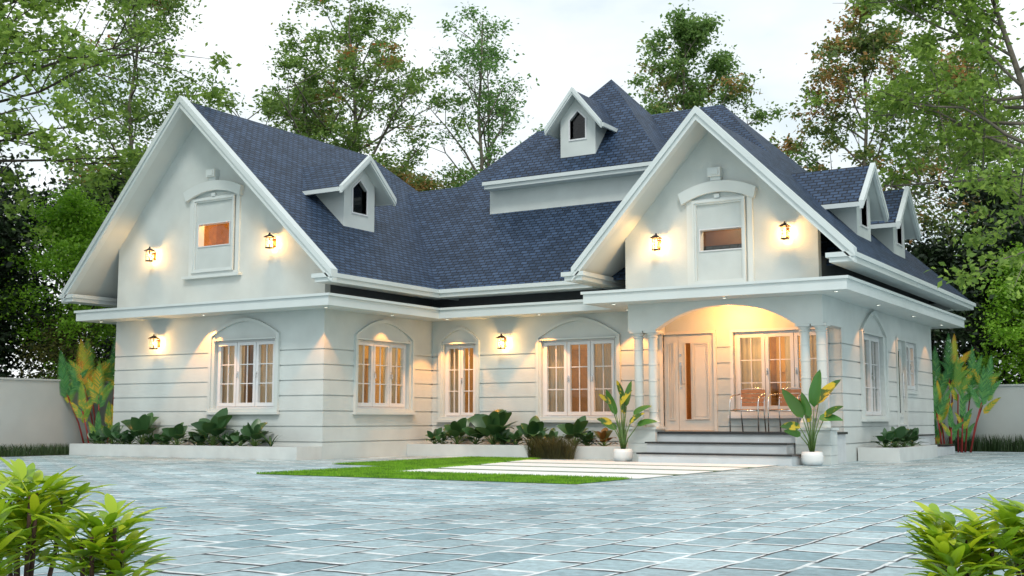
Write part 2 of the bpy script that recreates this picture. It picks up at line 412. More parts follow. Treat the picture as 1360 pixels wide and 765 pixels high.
# ---- windows
def sash_group(M, parent, u0, u1, z0, z1, n, rows=3, cols=2, back=-.09, handles=True, curtain=None, widths=None, glass=None, paint=None):
    fw = .035; glass = glass or GLASS; paint = paint or SASH
    f = MB(M)
    f.box(u0, u0+fw, back-.05, back+.03, z0, z1); f.box(u1-fw, u1, back-.05, back+.03, z0, z1)
    f.box(u0+fw, u1-fw, back-.05, back+.03, z0, z0+fw); f.box(u0+fw, u1-fw, back-.05, back+.03, z1-fw, z1)
    f.build('frame', paint, parent)
    us = [u0+fw + (u1-u0-2*fw)*k/n for k in range(n+1)]
    for k in range(n):
        a, b = us[k]+.006, us[k+1]-.006; c, d = z0+fw+.004, z1-fw-.004; s = .065
        if b-a < .4: s = .055
        h = MB(M)
        h.box(a, a+s, back-.03, back+.045, c, d); h.box(b-s, b, back-.03, back+.045, c, d)
        h.box(a+s, b-s, back-.03, back+.045, c, c+s+.01); h.box(a+s, b-s, back-.03, back+.045, d-s, d)
        gm = .009
        for j in range(1, cols):
            uu = a+s+(b-a-2*s)*j/cols; h.box(uu-gm, uu+gm, back-.005, back+.02, c+s+.01, d-s)
        for j in range(1, rows):
            zz = c+s+.01+(d-c-2*s-.01)*j/rows
            for q in range(cols):
                ua = a+s+(b-a-2*s)*q/cols + (gm if q else 0); ub = a+s+(b-a-2*s)*(q+1)/cols - (gm if q < cols-1 else 0)
                h.box(ua, ub, back-.004, back+.019, zz-gm, zz+gm)
        h.build('sash', paint, parent)
        p = MB(M); p.box(a+s-.003, b-s+.003, back-.0145, back-.0085, c+s, d-s+.003); p.build('pane', glass, parent)
        if handles and k > 0:
            q = MB(M); uu = a+s/2 if k else b-s/2; zz = (z0+z1)/2
            q.box(uu-.012, uu+.012, back+.045, back+.055, zz-.06, zz+.06); q.box(uu-.01, uu+.01, back+.055, back+.08, zz+.0, zz+.02)
            q.tube([(uu, back+.08, zz+.02), (uu, back+.085, zz-.08)], .009, 6); q.build('handle', STEEL, parent)
    if curtain:
        for (ca, cb) in curtain:
            cm = MB(M); nn = max(14, int((cb-ca)*50)); vs = []
            for i in range(nn+1):
                uu = ca+(cb-ca)*i/nn; w = .022*math.sin(uu*62) + .012*math.sin(uu*23+1)
                vs += [(uu, back-.16+w, z0-.05), (uu, back-.16+w*.6, z1+.03)]
            cm.add(vs, [(2*i, 2*i+2, 2*i+3, 2*i+1) for i in range(nn)])
            cm.build('curtain', CURTAIN, parent, smooth=True, normals=False)

def arch_pts(u0, u1, zs, za, n=20, p=1.75):
    c = (u0+u1)/2; h = (u1-u0)/2
    return [(c + h*t, zs + (za-zs)*(1-abs(t)**p)) for t in [-1+2*i/n for i in range(n+1)]]

def arched_window(M, u0, u1, z0, zs, za, sash, n, curtain, label, p=1.75, **k):
    # moulded surround: outer ring then a lower inner ring, all one mesh
    s = MB(M); su0, su1, sz0, sz1 = sash
    def ring(a0, a1, b0, b1, zsa, zaa, zsb, zab, zb0, zb1, o0, o1):
        A = [(a0, zb0)] + arch_pts(a0, a1, zsa, zaa, p=p) + [(a1, zb0)]
        B = [(b0, zb1)] + arch_pts(b0, b1, zsb, zab, p=p) + [(b1, zb1)]
        nn = len(A); vs = []
        for (P, o) in ((A, o0), (A, o1), (B, o1), (B, o0)): vs += [(q[0], o, q[1]) for q in P]
        fs = []
        for r in range(3):
            for i in range(nn-1): fs.append((r*nn+i, r*nn+i+1, (r+1)*nn+i+1, (r+1)*nn+i))
            fs.append((r*nn+nn-1, r*nn, (r+1)*nn, (r+1)*nn+nn-1))
        s.add(vs, fs)
    w1 = .075
    ring(u0, u1, u0+w1, u1-w1, zs, za, zs-.01, za-w1, z0+.05, z0+.05+w1*.8, 0, .055)
    ring(u0+w1, u1-w1, su0-.001, su1+.001, zs-.01, za-w1, sz1+.02, za-w1-.035, z0+.05+w1*.8, sz0, 0, .03) if False else None
    # flat inner margin down the two sides and below
    s.box(u0+w1-.002, su0, 0, .026, z0+.1, zs-.02); s.box(su1, u1-w1+.002, 0, .026, z0+.1, zs-.02)
    s.box(su0, su1, 0, .026, z0+.1, sz0)
    s.box(su0-.03, su1+.03, .026, .05, sz1-.005, sz1+.03)
    s.box(u0-.03, u1+.03, 0, .09, z0, z0+.05)          # sill
    s.box(su0, su0+.004, -.2, 0, sz0, sz1); s.box(su1-.004, su1, -.2, 0, sz0, sz1)
    o = s.build('window', TRIM, house); o['label'] = label
    sash_group(M, o, su0+.005, su1-.005, sz0+.003, sz1-.003, n, curtain=curtain, **k)
    return o

arched_window(mapY(0), -3.06, -1.13, .86, 2.47, 2.82, winA, 3, [(-2.9, -2.32), (-2.05, -1.76), (-1.74, -1.27)], 'three-sash arched window of the left wing front')
arched_window(mapX(0), .92, 2.91, .86, 2.45, 2.82, winB, 3, [(1.03, 1.6), (2.2, 2.72)], 'three-sash arched window on the left wing side')
arched_window(mapY(3.62), .2, 1.25, .70, 2.45, 2.76, winC, 2, [(.33, .70)], 'narrow two-sash arched window by the inner corner')
arched_window(mapY(3.62), 2.66, 4.6, .70, 2.45, 2.84, winD, 3, [(2.79, 3.35), (3.9, 4.46)], 'wide three-sash arched window beside the porch')
arched_window(mapX(9.02), 4.8, 6.70, .72, 2.42, 2.87, winE, 2, [(5.05, 5.45), (6.0, 6.44)], 'tall pointed two-sash window on the right wall', p=1.45)
# porch window, square headed
s = MB(mapY(3.62)); s.box(6.91, 6.97, 0, .04, .84, 2.45); s.box(8.72, 8.78, 0, .04, .84, 2.45); s.box(6.97, 8.72, 0, .04, 2.40, 2.45)
s.box(6.86, 8.83, 0, .09, .78, .84); s.box(6.97, 8.72, 0, .04, .84, .90)
o = s.build('window', SASH, house); o['label'] = 'square three-sash window inside the porch'
sash_group(mapY(3.62), o, 6.975, 8.715, .903, 2.397, 3, curtain=[(6.99, 7.54), (7.88, 8.12), (8.2, 8.7)])
# side window next to the side door
s = MB(mapX(9.02)); s.box(8.30, 9.36, 0, .03, 2.42, 2.48); s.box(9.30, 9.36, 0, .03, 1.31, 2.42); s.box(8.36, 9.30, 0, .03, 1.31, 1.37)
o = s.build('window', TRIM, house); o['label'] = 'small square window beside the side door'
sash_group(mapX(9.02), o, 8.34, 9.297, 1.373, 2.417, 2, curtain=[(8.4, 8.7)], back=-.06)
# side door
s = MB(mapX(9.02)); s.box(7.56, 7.62, 0, .03, .60, 2.48); s.box(8.30, 8.36, 0, .03, .60, 2.42); s.box(7.62, 8.30, 0, .03, 2.42, 2.48)
s.box(7.62, 8.30, -.1, -.05, .66, 2.42)
s.box(7.74, 7.80, -.05, -.03, .8, 2.3); s.box(8.1, 8.16, -.05, -.03, .8, 2.3); s.box(7.80, 8.1, -.05, -.03, .8, .86); s.box(7.80, 8.1, -.05, -.03, 2.24, 2.3)
o = s.build('door', TRIM, house); o['label'] = 'white side door on the right wall'
s = MB(mapX(9.02)); s.tube([(8.22, -.02, 1.2), (8.22, -.02, 1.75)], .014, 8); s.box(8.21, 8.23, -.05, -.02, 1.22, 1.25); s.box(8.21, 8.23, -.05, -.02, 1.7, 1.73); s.build('handle', STEEL, o)
s = MB(mapX(9.02)); s.box(7.88, 8.02, -.049, -.044, .9, 2.2); s.build('pane', DGLASS, o)

# ---- front door (two leaves)
Md = mapY(3.62)
s = MB(Md); s.box(5.46, 5.52, -.1, .03, .545, 2.46); s.box(6.57, 6.63, -.1, .03, .545, 2.46); s.box(5.52, 6.57, -.1, .03, 2.40, 2.46)
fr = s.build('door', DOORP, house); fr['label'] = 'double front door in the porch with a narrow glass strip'
def frame_rect(m, a, b, c, d, w, o0, o1):
    m.box(a, a+w, o0, o1, c, d); m.box(b-w, b, o0, o1, c, d); m.box(a+w, b-w, o0, o1, c, c+w); m.box(a+w, b-w, o0, o1, d-w, d)
s = MB(Md); s.box(5.523, 5.822, -.08, -.03, .55, 2.397); frame_rect(s, 5.62, 5.745, .74, 2.24, .018, -.03, -.01); frame_rect(s, 5.655, 5.71, .79, 2.19, .01, -.03, -.014)
s.build('door_leaf', DOORP, fr)['label'] = 'narrow side leaf of the front door'
s = MB(Md)
for r in rects_minus(5.83, 6.567, .55, 2.397, [(5.975, 6.09, .76, 2.23)]): s.box(r[0], r[1], -.08, -.03, r[2], r[3])
frame_rect(s, 6.12, 6.46, .76, 2.23, .022, -.03, -.005); frame_rect(s, 6.17, 6.41, .82, 2.17, .008, -.03, -.018)
frame_rect(s, 5.962, 6.103, .747, 2.243, .013, -.03, -.012)
s.build('door_leaf', DOORP, fr)['label'] = 'wide main leaf of the front door'
s = MB(Md); s.box(5.973, 6.092, -.06, -.052, .758, 2.232); s.build('pane', glassmat('amber_glass', (.7, .58, .38), .06), fr)
s = MB(Md); s.box(5.868, 5.9, -.03, -.015, 1.42, 1.86); s.tube([(5.884, .02, 1.45), (5.884, .025, 1.8)], .013, 8); s.box(5.876, 5.892, -.015, .02, 1.46, 1.48); s.box(5.876, 5.892, -.015, .02, 1.77, 1.79)
s.tube([(5.884, -.02, 2.0), (5.884, .0, 2.0)], .02, 10); s.tube([(5.884, .012, 1.44), (5.98, .014, 1.44)], .009, 8); s.tube([(5.884, -.02, 1.36), (5.884, 0, 1.36)], .02, 10)
s.build('handle', STEEL, fr)

# ---- lower cornice slab all round, with lip
OUT = [(-6.56, 9), (-6.56, -.6), (.6, -.6), (.6, 3.02), (4.74, 3.02), (4.74, 1.78), (9.66, 1.78), (9.66, 11.55), (8.8, 11.55), (8.8, 3.9), (-.3, 3.9), (-.3, .3), (-5.7, .3), (-5.7, 9)]
def offs(P, d, idx):
    """push the outer corners out by d (signs worked out per corner)"""
    sg = {0: (-1, 0), 1: (-1, -1), 2: (1, -1), 3: (1, -1), 4: (-1, -1), 5: (-1, -1), 6: (1, -1), 7: (1, 0)}
    return [(p[0]+sg.get(i, (0, 0))[0]*d, p[1]+sg.get(i, (0, 0))[1]*d) if i in sg else p for i, p in enumerate(P)]
m = MB(); m.prism(OUT, 2.90, 3.075); m.prism(offs(OUT, .035, None), 3.0755, 3.125)
o = m.build('lower_cornice', CORNICE, house)

# ---- porch
m = MB(); m.box(5.40, 9.05, 2.46, 3.6, 0, .50); m.build('porch_plinth', STEPM, house)
m = MB(); m.box(5.37, 9.09, 2.42, 3.598, .50, .54); m.build('porch_floor', BLACKST, house)
def step(x0, x1, y0, y1, z):
    m = MB(); m.box(x0+.03, x1-.02, y0+.03, y1, 0 if z < .2 else z-.2, z-.028)
    o = m.build('step', STEPM, house)
    m = MB(); m.box(x0, x1, y0, y1, z-.028, z); m.build('tread', BLACKST, o)
step(5.90, 8.53, 1.92, 2.42, .36); step(5.86, 8.62, 1.58, 2.40, .18) if False else None
step(5.93, 8.75, 1.50, 2.18, .18)
m = MB(); xs = arch_pts(5.91, 8.59, 2.40, 2.80, 36, 2.3)
poly = [(5.37, 2.40)] + xs + [(9.06, 2.40), (9.06, 2.899), (5.37, 2.899)]
# arch wall as vertical strips so that the curve stays clean
for (a, za), (b, zb) in zip(xs, xs[1:]): m.prism([(a, za), (b, zb), (b, 2.899), (a, 2.899)], 2.38, 2.58, 'y')
m.box(5.37, 5.91, 2.38, 2.58, 2.40, 2.899); m.box(8.59, 9.06, 2.38, 2.58, 2.40, 2.899)
m.box(8.86, 9.06, 2.581, 3.60, 2.40, 2.899); m.box(5.37, 5.57, 2.581, 3.60, 2.40, 2.899)
m.build('porch_arch', STUCCO, house)
def column(x, y):
    r = .084
    p = [(0, .622), (.125, .622), (.125, .66), (.118, .685), (.125, .71), (.105, .735), (.098, .76), (r, .80)]
    for z in (.90, 1.20, 1.47, 1.77, 2.05): p += [(r, z-.012), (r+.007, z-.01), (r+.007, z+.01), (r, z+.012)]
    p += [(r, 2.26), (r+.02, 2.275), (r+.02, 2.29), (r, 2.30), (r+.008, 2.32), (r+.035, 2.35), (r+.035, 2.36), (0, 2.36)]
    m = MB(); m.lathe(p, (x, y, 0), 28); o = m.build('column', TRIM, house, smooth=True)
    mm = o.modifiers.new('edge', 'EDGE_SPLIT'); mm.split_angle = R(35)
    m = MB(); m.box(x-.13, x+.13, y-.13, y+.13, 2.362, 2.399); m.build('capital', TRIM, o)
def pier(x0, x1, y0, y1):
    m = MB(mapY(y0))
    for a, b in ((0, .14), (.154, .317), (.331, .57)): m.box(x0, x1, -(y1-y0), 0, a, b)
    m.box(x0+.012, x1-.012, -(y1-y0)+.012, -.012, 0, .575)
    m.box(x0-.03, x1+.03, -(y1-y0)-.01, .03, .576, .62)
    m.build('pier', STUCCO, house)
pier(5.37, 5.92, 2.34, 2.74); column(5.525, 2.51); column(5.815, 2.51)
pier(8.54, 9.15, 2.34, 2.74); column(8.70, 2.51); column(8.985, 2.51)
m = MB(); m.box(9.05, 9.66, 7.5, 9.9, 0, .18); m.box(9.021, 9.36, 7.55, 9.3, .18, .42); m.box(9.021, 9.5, 8.75, 9.9, .18, .20)
o = m.build('step', STEPM, house); o['label'] = 'steps to the side door'
m = MB(); m.box(9.04, 9.69, 8.9, 9.93, .20, .225); m.box(9.022, 9.39, 7.52, 9.32, .42, .445); m.build('tread', BLACKST, o)

# ---- upper walls, gables
LWX0, LWX1, LWA = -7.0, .68, (-3.50, 7.44)     # eaves and ridge of the left wing roof
def lwz(x): return 3.5 + (LWA[1]-3.5)*((LWX1-x)/(LWX1-LWA[0]) if x > LWA[0] else (x-LWX0)/(LWA[0]-LWX0))
RX0, RX1, RA = 4.58, 9.82, (7.10, 6.25)
def rz(x): return 3.5 + (RA[1]-3.5)*((RX1-x)/(RX1-RA[0]) if x > RA[0] else (x-RX0)/(RA[0]-RX0))
def gable_wall(x0, x1, zf, ax, z0, hole, y, label):
    m = MB(); xs = sorted({x0, x1, ax, hole[0], hole[1]})
    for a, b in zip(xs, xs[1:]):
        ta, tb = zf(a)-.1, zf(b)-.1; mid = (a+b)/2
        if hole[0] < mid < hole[1]:
            m.prism([(a, z0), (b, z0), (b, hole[2]), (a, hole[2])], y, y+.16, 'y')
            m.prism([(a, hole[3]), (b, hole[3]), (b, tb), (a, ta)], y, y+.16, 'y')
        else: m.prism([(a, z0), (b, z0), (b, tb), (a, ta)], y, y+.16, 'y')
    m.build('wall', STUCCO, house)['label'] = label
hL = (-3.50, -2.57, 4.36, 4.87); hR = (6.83, 7.69, 3.79, 4.21)
gable_wall(-5.96, 0, lwz, LWA[0], 3.126, hL, 0.0, 'upper gable wall of the left wing')
gable_wall(5.33, 9.02, rz, RA[0], 3.126, hR, 2.38, 'upper gable wall over the porch')
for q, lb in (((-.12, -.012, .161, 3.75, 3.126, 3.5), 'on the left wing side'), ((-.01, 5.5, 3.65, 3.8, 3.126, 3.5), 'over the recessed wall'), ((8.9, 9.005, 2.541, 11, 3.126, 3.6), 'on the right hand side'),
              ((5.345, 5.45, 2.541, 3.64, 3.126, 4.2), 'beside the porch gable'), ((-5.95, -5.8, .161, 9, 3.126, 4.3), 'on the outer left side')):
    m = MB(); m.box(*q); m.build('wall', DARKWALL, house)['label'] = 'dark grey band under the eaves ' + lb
def attic(x0, x1, y0, y1, z0, z1, mate, e, p, c=(1, .5, .15)):
    room(x0, x1, y0, y1, z0, z1, '-y', mate, [])
    ld = bpy.data.lights.new('room_lamp', 'POINT'); ld.energy = e; ld.color = c; ld.shadow_soft_size = .06
    lo = bpy.data.objects.new('room_lamp', ld); col.objects.link(lo); lo.location = p; lo.parent = house
attic(-4.3, -2.4, .17, 1.3, 4.2, 5.2, WOOD, 48, (-3.0, .7, 5.0))
attic(6.0, 7.8, 2.55, 3.5, 3.7, 4.5, BROWN, 22, (7.0, 2.75, 4.4), (1, .6, .25))

def gable_window(y, u0, u1, z0, z1, hole, keyx, zt, sill, label):
    M = mapY(y); s = MB(M); c = (u0+u1)/2; h = (u1-u0)/2
    s.box(u0, u0+.10, 0, .03, z0+.061, z1); s.box(u1-.10, u1, 0, .03, z0+.061, z1); s.box(u0+.10, u1-.10, 0, .03, z1-.03, z1)
    a, b = u0+.11, u1-.13
    frame_rect(s, a, b, z0+.06, z1-.03, .045, .03, .07); frame_rect(s, a+.045, b-.045, z0+.105, z1-.075, .03, .0, .045)
    s.box(u0, u1, 0, .03, z0, z0+.06)
    # arched hood
    A = arch_pts(u0-.13, u1+.10, zt-.16, zt+.02, 20, 2); n = len(A); th = .20
    vs = []
    for (o_, dz, k) in ((0, 0, 1), (.12, 0, 1), (.10, -th, .93), (0, -th, .93)):
        vs += [(c+(q[0]-c)*k, o_, q[1]+dz) for q in A]
    fs = [(r*n+i, r*n+i+1, (r+1)*n+i+1, (r+1)*n+i) for r in range(3) for i in range(n-1)]
    fs += [(0, n, 2*n, 3*n), (n-1, 2*n-1, 3*n-1, 4*n-1)]
    s.add(vs, fs)
    s.box(keyx-.10, keyx+.10, 0, .10, zt+.03, zt+.24); s.box(keyx-.13, keyx+.13, 0, .14, zt+.14, zt+.27) if False else None
    s.box(keyx-.13, keyx+.11, 0, .15, zt+.10, zt+.26); s.box(keyx-.07, keyx+.07, .15, .17, zt+.13, zt+.23)
    s.box(keyx-.05, keyx+.05, 0, .06, z1-.005, z1+.07)
    if sill: s.box(u0-.12, u1+.08, 0, .11, z0-.061, z0-.001)
    o = s.build('window', CORNICE, house); o['label'] = label
    f = MB(M); frame_rect(f, hole[0], hole[1], hole[2], hole[3], .022, -.14, .02); f.build('frame', SASH, o)
    p = MB(M); p.box(hole[0]+.021, hole[1]-.021, -.13, -.124, hole[2]+.021, hole[3]-.021); p.build('pane', GLASS, o)
    return o
gable_window(0, -3.74, -2.30, 3.76, 5.42, hL, -3.05, 5.72, True, 'arched niche with a lit slot window in the left gable')
gable_window(2.38, 6.60, 7.86, 3.127, 4.76, hR, 7.2, 5.04, False, 'arched niche with a lit slot window in the porch gable')

# ---- roofs: shells with top and underside
def shell(faces, V, t0, t1, mate, name, parent=house, uv=False, label=None):
    m = MB(); n = len(V)
    VV = [(x, y, z+t0) for x, y, z in V] + [(x, y, z+t1) for x, y, z in V]
    fs = [tuple(f) for f in faces] + [tuple(i+n for i in f)[::-1] for f in faces]
    ed = {}
    for f in faces:
        for a, b in zip(f, list(f[1:])+[f[0]]): ed[frozenset((a, b))] = ed.get(frozenset((a, b)), 0)+1
    for k, c in ed.items():
        if c == 1:
            a, b = tuple(k); fs.append((a, b, b+n, a+n))
    m.add(VV, fs); o = m.build(name, mate, parent, uv=uv)
    if label: o['label'] = label
    return o
YG, YR = -.58, 1.70
RE = 5.7
V = [(LWX0, YG, 3.5), (LWA[0], YG, LWA[1]), (LWX1, YG, 3.5), (LWA[0], RE, LWA[1]), (LWX1, 9.6, 3.5), (LWX0, 9.6, 3.5)]
F = [(0, 1, 3, 5), (1, 2, 4, 3), (3, 4, 5)]
shell(F, V, 0, -.05, SHINGLE, 'roof', uv=True, label='steep shingle roof of the left wing')
shell(F, V, -.0505, -.17, TRIM, 'soffit')
YM0, YM1 = 2.89, 12.02; sM = .972; YRid = (YM0+YM1)/2; ZRid = 3.5+sM*(YRid-YM0)
def mz(y): return 3.5+sM*(y-YM0)
yl = 5.86; zl = mz(yl)
V = [(-3.0, YM0+.0, 3.5), (RX1, YM0, 3.5), (5.36, YRid, ZRid), (.45, YRid, ZRid), (-.80, yl, zl), (-3.0, yl, zl), (RX1, YM1, 3.5), (-3.0, YM1, 3.5), (-.8, YM1-(yl-YM0), zl), (-3.0, YM1-(yl-YM0), zl)]
F = [(0, 1, 2, 3, 4, 5), (1, 6, 2), (6, 7, 9, 8, 3, 2), (4, 3, 8), (5, 4, 8, 9)]
shell(F, V, -.003, -.05, SHINGLE, 'roof', uv=True, label='main hipped shingle roof')
V = [(RX0, YR, 3.5), (RA[0], YR, RA[1]), (RX1, YR, 3.5), (RX1, 8, 3.5), (RA[0], 8, RA[1]-.04), (RX0, 8, 3.5)]
V = [(RX0, YR, 3.5), (RA[0], YR, RA[1]), (RX1, YR, 3.5), (RX1, 6.2, 3.5), (RA[0], 5.9, RA[1]-.03), (RX0, 4.5, 3.5)]
F = [(0, 1, 4, 5), (1, 2, 3, 4)]
shell(F, V, .004, -.05, SHINGLE, 'roof', uv=True, label='shingle roof of the porch gable')
shell(F, V, -.0505, -.17, TRIM, 'soffit')
# rake boards
def rake(y, pe, pa, pe2, lab, w=(.095, .055, .03), d=.12):
    m = MB()
    for (e, a) in ((pe, pa), (pe2, pa)):
        sg = 1 if e[0] > a[0] else -1; e = (e[0]+.014*sg, e[1]-.014*(a[1]-e[1])/abs(a[0]-e[0]))
        k = math.hypot(a[0]-e[0], a[1]-e[1])/abs(a[0]-e[0])
        def strip(v1, v2, y0, y1): 
            m.prism([(e[0], e[1]+v1*k), (a[0], a[1]+v1*1.4), (a[0], a[1]+v2*1.4), (e[0], e[1]+v2*k)], y0, y1, 'y')
        strip(.05, .05-w[0], y-.07, y+d); strip(.05-w[0], .05-w[0]-w[1], y-.035, y+d-.02); strip(.05-w[0]-w[1], .05-sum(w), y-.06, y+d-.02)
    o = m.build('rake_board', CORNICE, house); o['label'] = lab
rake(YG, (LWX0, 3.52), LWA, (LWX1, 3.52), 'white board along the left gable edge')
rake(YR, (RX0, 3.52), RA, (RX1, 3.52), 'white board along the porch gable edge', w=(.095, .055, .03))
# boxed eaves with two steps
def eave(poly, inner, z, label=None):
    m = MB(); m.prism(poly, z-.075, z+.005); m.prism(inner, z-.155, z-.0755)
    o = m.build('eave', CORNICE, house)
    if label: o['label'] = label
eave([(.2, YG-.06), (.70, YG-.06), (.70, 2.87), (4.34, 2.87), (4.34, 3.4), (.2, 3.4)], [(.26, YG-.02), (.655, YG-.02), (.655, 2.915), (4.34, 2.915), (4.34, 3.34), (.26, 3.34)], 3.5, 'eave between the left wing and the porch')
eave([(-7.12, YG-.06), (-6.66, YG-.06), (-6.66, 9.5), (-7.12, 9.5)], [(-7.07, YG-.02), (-6.7, YG-.02), (-6.7, 9.5), (-7.07, 9.5)], 3.5)
eave([(4.345, YR-.06), (4.82, YR-.06), (4.82, 4.2), (4.345, 4.2)], [(4.40, YR-.02), (4.77, YR-.02), (4.77, 4.2), (4.40, 4.2)], 3.5)
eave([(9.36, YR-.06), (9.85, YR-.06), (9.85, 12.05), (9.36, 12.05)], [(9.41, YR-.02), (9.80, YR-.02), (9.80, 12.0), (9.41, 12.0)], 3.5, 'long eave on the right hand side')
eave([(-6.6, 11.55), (9.35, 11.55), (9.35, 12.04), (-6.6, 12.04)], [(-6.6, 11.6), (9.35, 11.6), (9.35, 11.99), (-6.6, 11.99)], 3.5)
# upper block with its own hipped roof
TX0, TX1, TY0, TY1 = .72, 5.2, 4.5, 9.1; TA = (2.86, 6.8, 8.74); TZ = 6.10
m = MB(); m.box(TX0-.02, TX1-.1, 4.87, 8.7, 4.9, 6.0); m.build('wall', STUCCO, house)['label'] = 'plain wall of the raised upper block'
eave([(TX0, TY0), (TX1, TY0), (TX1, 4.95), (TX0, 4.95)], [(TX0+.03, TY0+.05), (TX1-.04, TY0+.05), (TX1-.04, 4.93), (TX0+.03, 4.93)], TZ-.005, 'white eave of the raised upper block')
V = [(TX0+.02, TY0+.025, TZ), (TX1-.02, TY0+.025, TZ), (TX1-.02, TY1, TZ), (TX0+.02, TY1, TZ), TA]
shell([(0, 1, 4), (1, 2, 4), (2, 3, 4), (3, 0, 4)], V, .006, -.05, SHINGLE, 'roof', uv=True, label='pointed roof of the raised upper block')

# ---- dormers
def dormer(axis, face, c, hw, zb, zw, over, hs, ze, za, depth, wz, label):
    """axis 'x' faces +X (c is Y), axis 'y' faces -Y (c is X)"""
    M = mapX(face) if axis == 'x' else mapY(face)
    sl = (za-ze)/hs
    top = za - .10 
    m = MB(M); wl, wr, z0, zsh, zap = c-wz[0], c+wz[0], wz[1], wz[2], wz[3]
    # face wall with a pointed opening (strips), then cheeks behind
    tz = lambda u: za - .08 - sl*abs(u-c)
    def P(a, b, za0, zb0, za1, zb1): m.prism([(a, za0), (b, zb0), (b, zb1), (a, za1)], -.1, 0, 'y')
    P(c-hw, wl, zb, zb, tz(c-hw), tz(wl)); P(wr, c+hw, zb, zb, tz(wr), tz(c+hw))
    P(wl, c, zb, zb, z0, z0); P(c, wr, zb, zb, z0, z0)
    P(wl, c, zsh, zap, tz(wl), tz(c)); P(c, wr, zap, zsh, tz(c), tz(wr))
    m.prism([(c-hw, zb), (c-hw+.06, zb), (c-hw+.06, tz(c-hw)), (c-hw, tz(c-hw))], -depth, -.1, 'y')
    m.prism([(c+hw-.06, zb), (c+hw, zb), (c+hw, tz(c+hw)), (c+hw-.06, tz(c+hw))], -depth, -.1, 'y')
    d = m.build('dormer', STUCCO, house); d['label'] = label
    # roof shell
    V = [M(Vector(q)) for q in [(c-hs, over, ze), (c, over, za), (c+hs, over, ze), (c+hs, -depth, ze), (c, -depth, za), (c-hs, -depth, ze)]]
    V = [tuple(q) for q in V]
    shell([(0, 1, 4, 5), (1, 2, 3, 4)], V, 0, -.035, SHINGLE, 'dormer_roof', d, uv=True)
    shell([(0, 1, 4, 5), (1, 2, 3, 4)], V, -.0355, -.075, TRIM, 'soffit', d)
    m = MB(M)
    for sgn in (-1, 1):
        e = (c+sgn*(hs+.012), ze-.012*sl); k = 1.25
        for v1, v2, o0, o1 in ((.035, -.05, over-.06, over+.035), (-.05, -.09, over-.05, over+.015)):
            m.prism([(e[0], e[1]+v1*k), (c, za+v1*k), (c, za+v2*k), (e[0], e[1]+v2*k)], o0, o1, 'y')
        m.box(min(e[0]-.02*sgn, e[0]+.03*sgn), max(e[0]-.02*sgn, e[0]+.03*sgn), -depth, over-.06, ze-.085, ze+.0)
    m.build('rake_board', CORNICE, d)
    # window trim and pane
    O = [(wl, z0), (wl, zsh), (c, zap), (wr, zsh), (wr, z0)]; t = .035
    A = [(wl-t, z0-t), (wl-t, zsh+t*.4), (c, zap+t*1.3), (wr+t, zsh+t*.4), (wr+t, z0-t)]
    f = MB(M); n = 5; vs = []
    for (Q, o_) in ((A, 0), (A, .02), (O, .02), (O, -.09)): vs += [(q[0], o_, q[1]) for q in Q]
    f.add(vs, [(r*n+i, r*n+(i+1) % n, (r+1)*n+(i+1) % n, (r+1)*n+i) for r in range(3) for i in range(n)])
    f.build('frame', SASH, d, normals=True)
    p = MB(M); p.prism(O, -.07, -.064, 'y'); p.build('pane', DGLASS, d)
    b = MB(M); b.box(c-hw+.07, c+hw-.07, -.75, -.7, zb, zsh+.1); b.box(c-hw+.07, c+hw-.07, -.5, -.46, z0+.2, z0+.24); b.build('room', ATTIC, d)
dormer('x', -.68, 1.865, .515, 4.75, 5.6, .26, .90, 5.52, 6.30, 1.9, (.235, 5.12, 5.63, 5.83), 'left wing dormer facing the courtyard')
dormer('y', 4.88, 2.985, .435, 6.4, 7.3, .24, .68, 7.14, 7.96, 1.7, (.19, 6.90, 7.33, 7.52), 'top dormer on the pointed roof')
dormer('x', 9.12, 5.02, .49, 4.0, 4.85, .22, .90, 4.76, 5.62, 2.0, (.22, 4.45, 4.98, 5.16), 'nearer of the two dormers on the right slope')
dormer('x', 9.12, 7.78, .49, 4.0, 4.85, .22, .90, 4.76, 5.62, 2.0, (.22, 4.45, 4.98, 5.16), 'farther of the two dormers on the right slope')

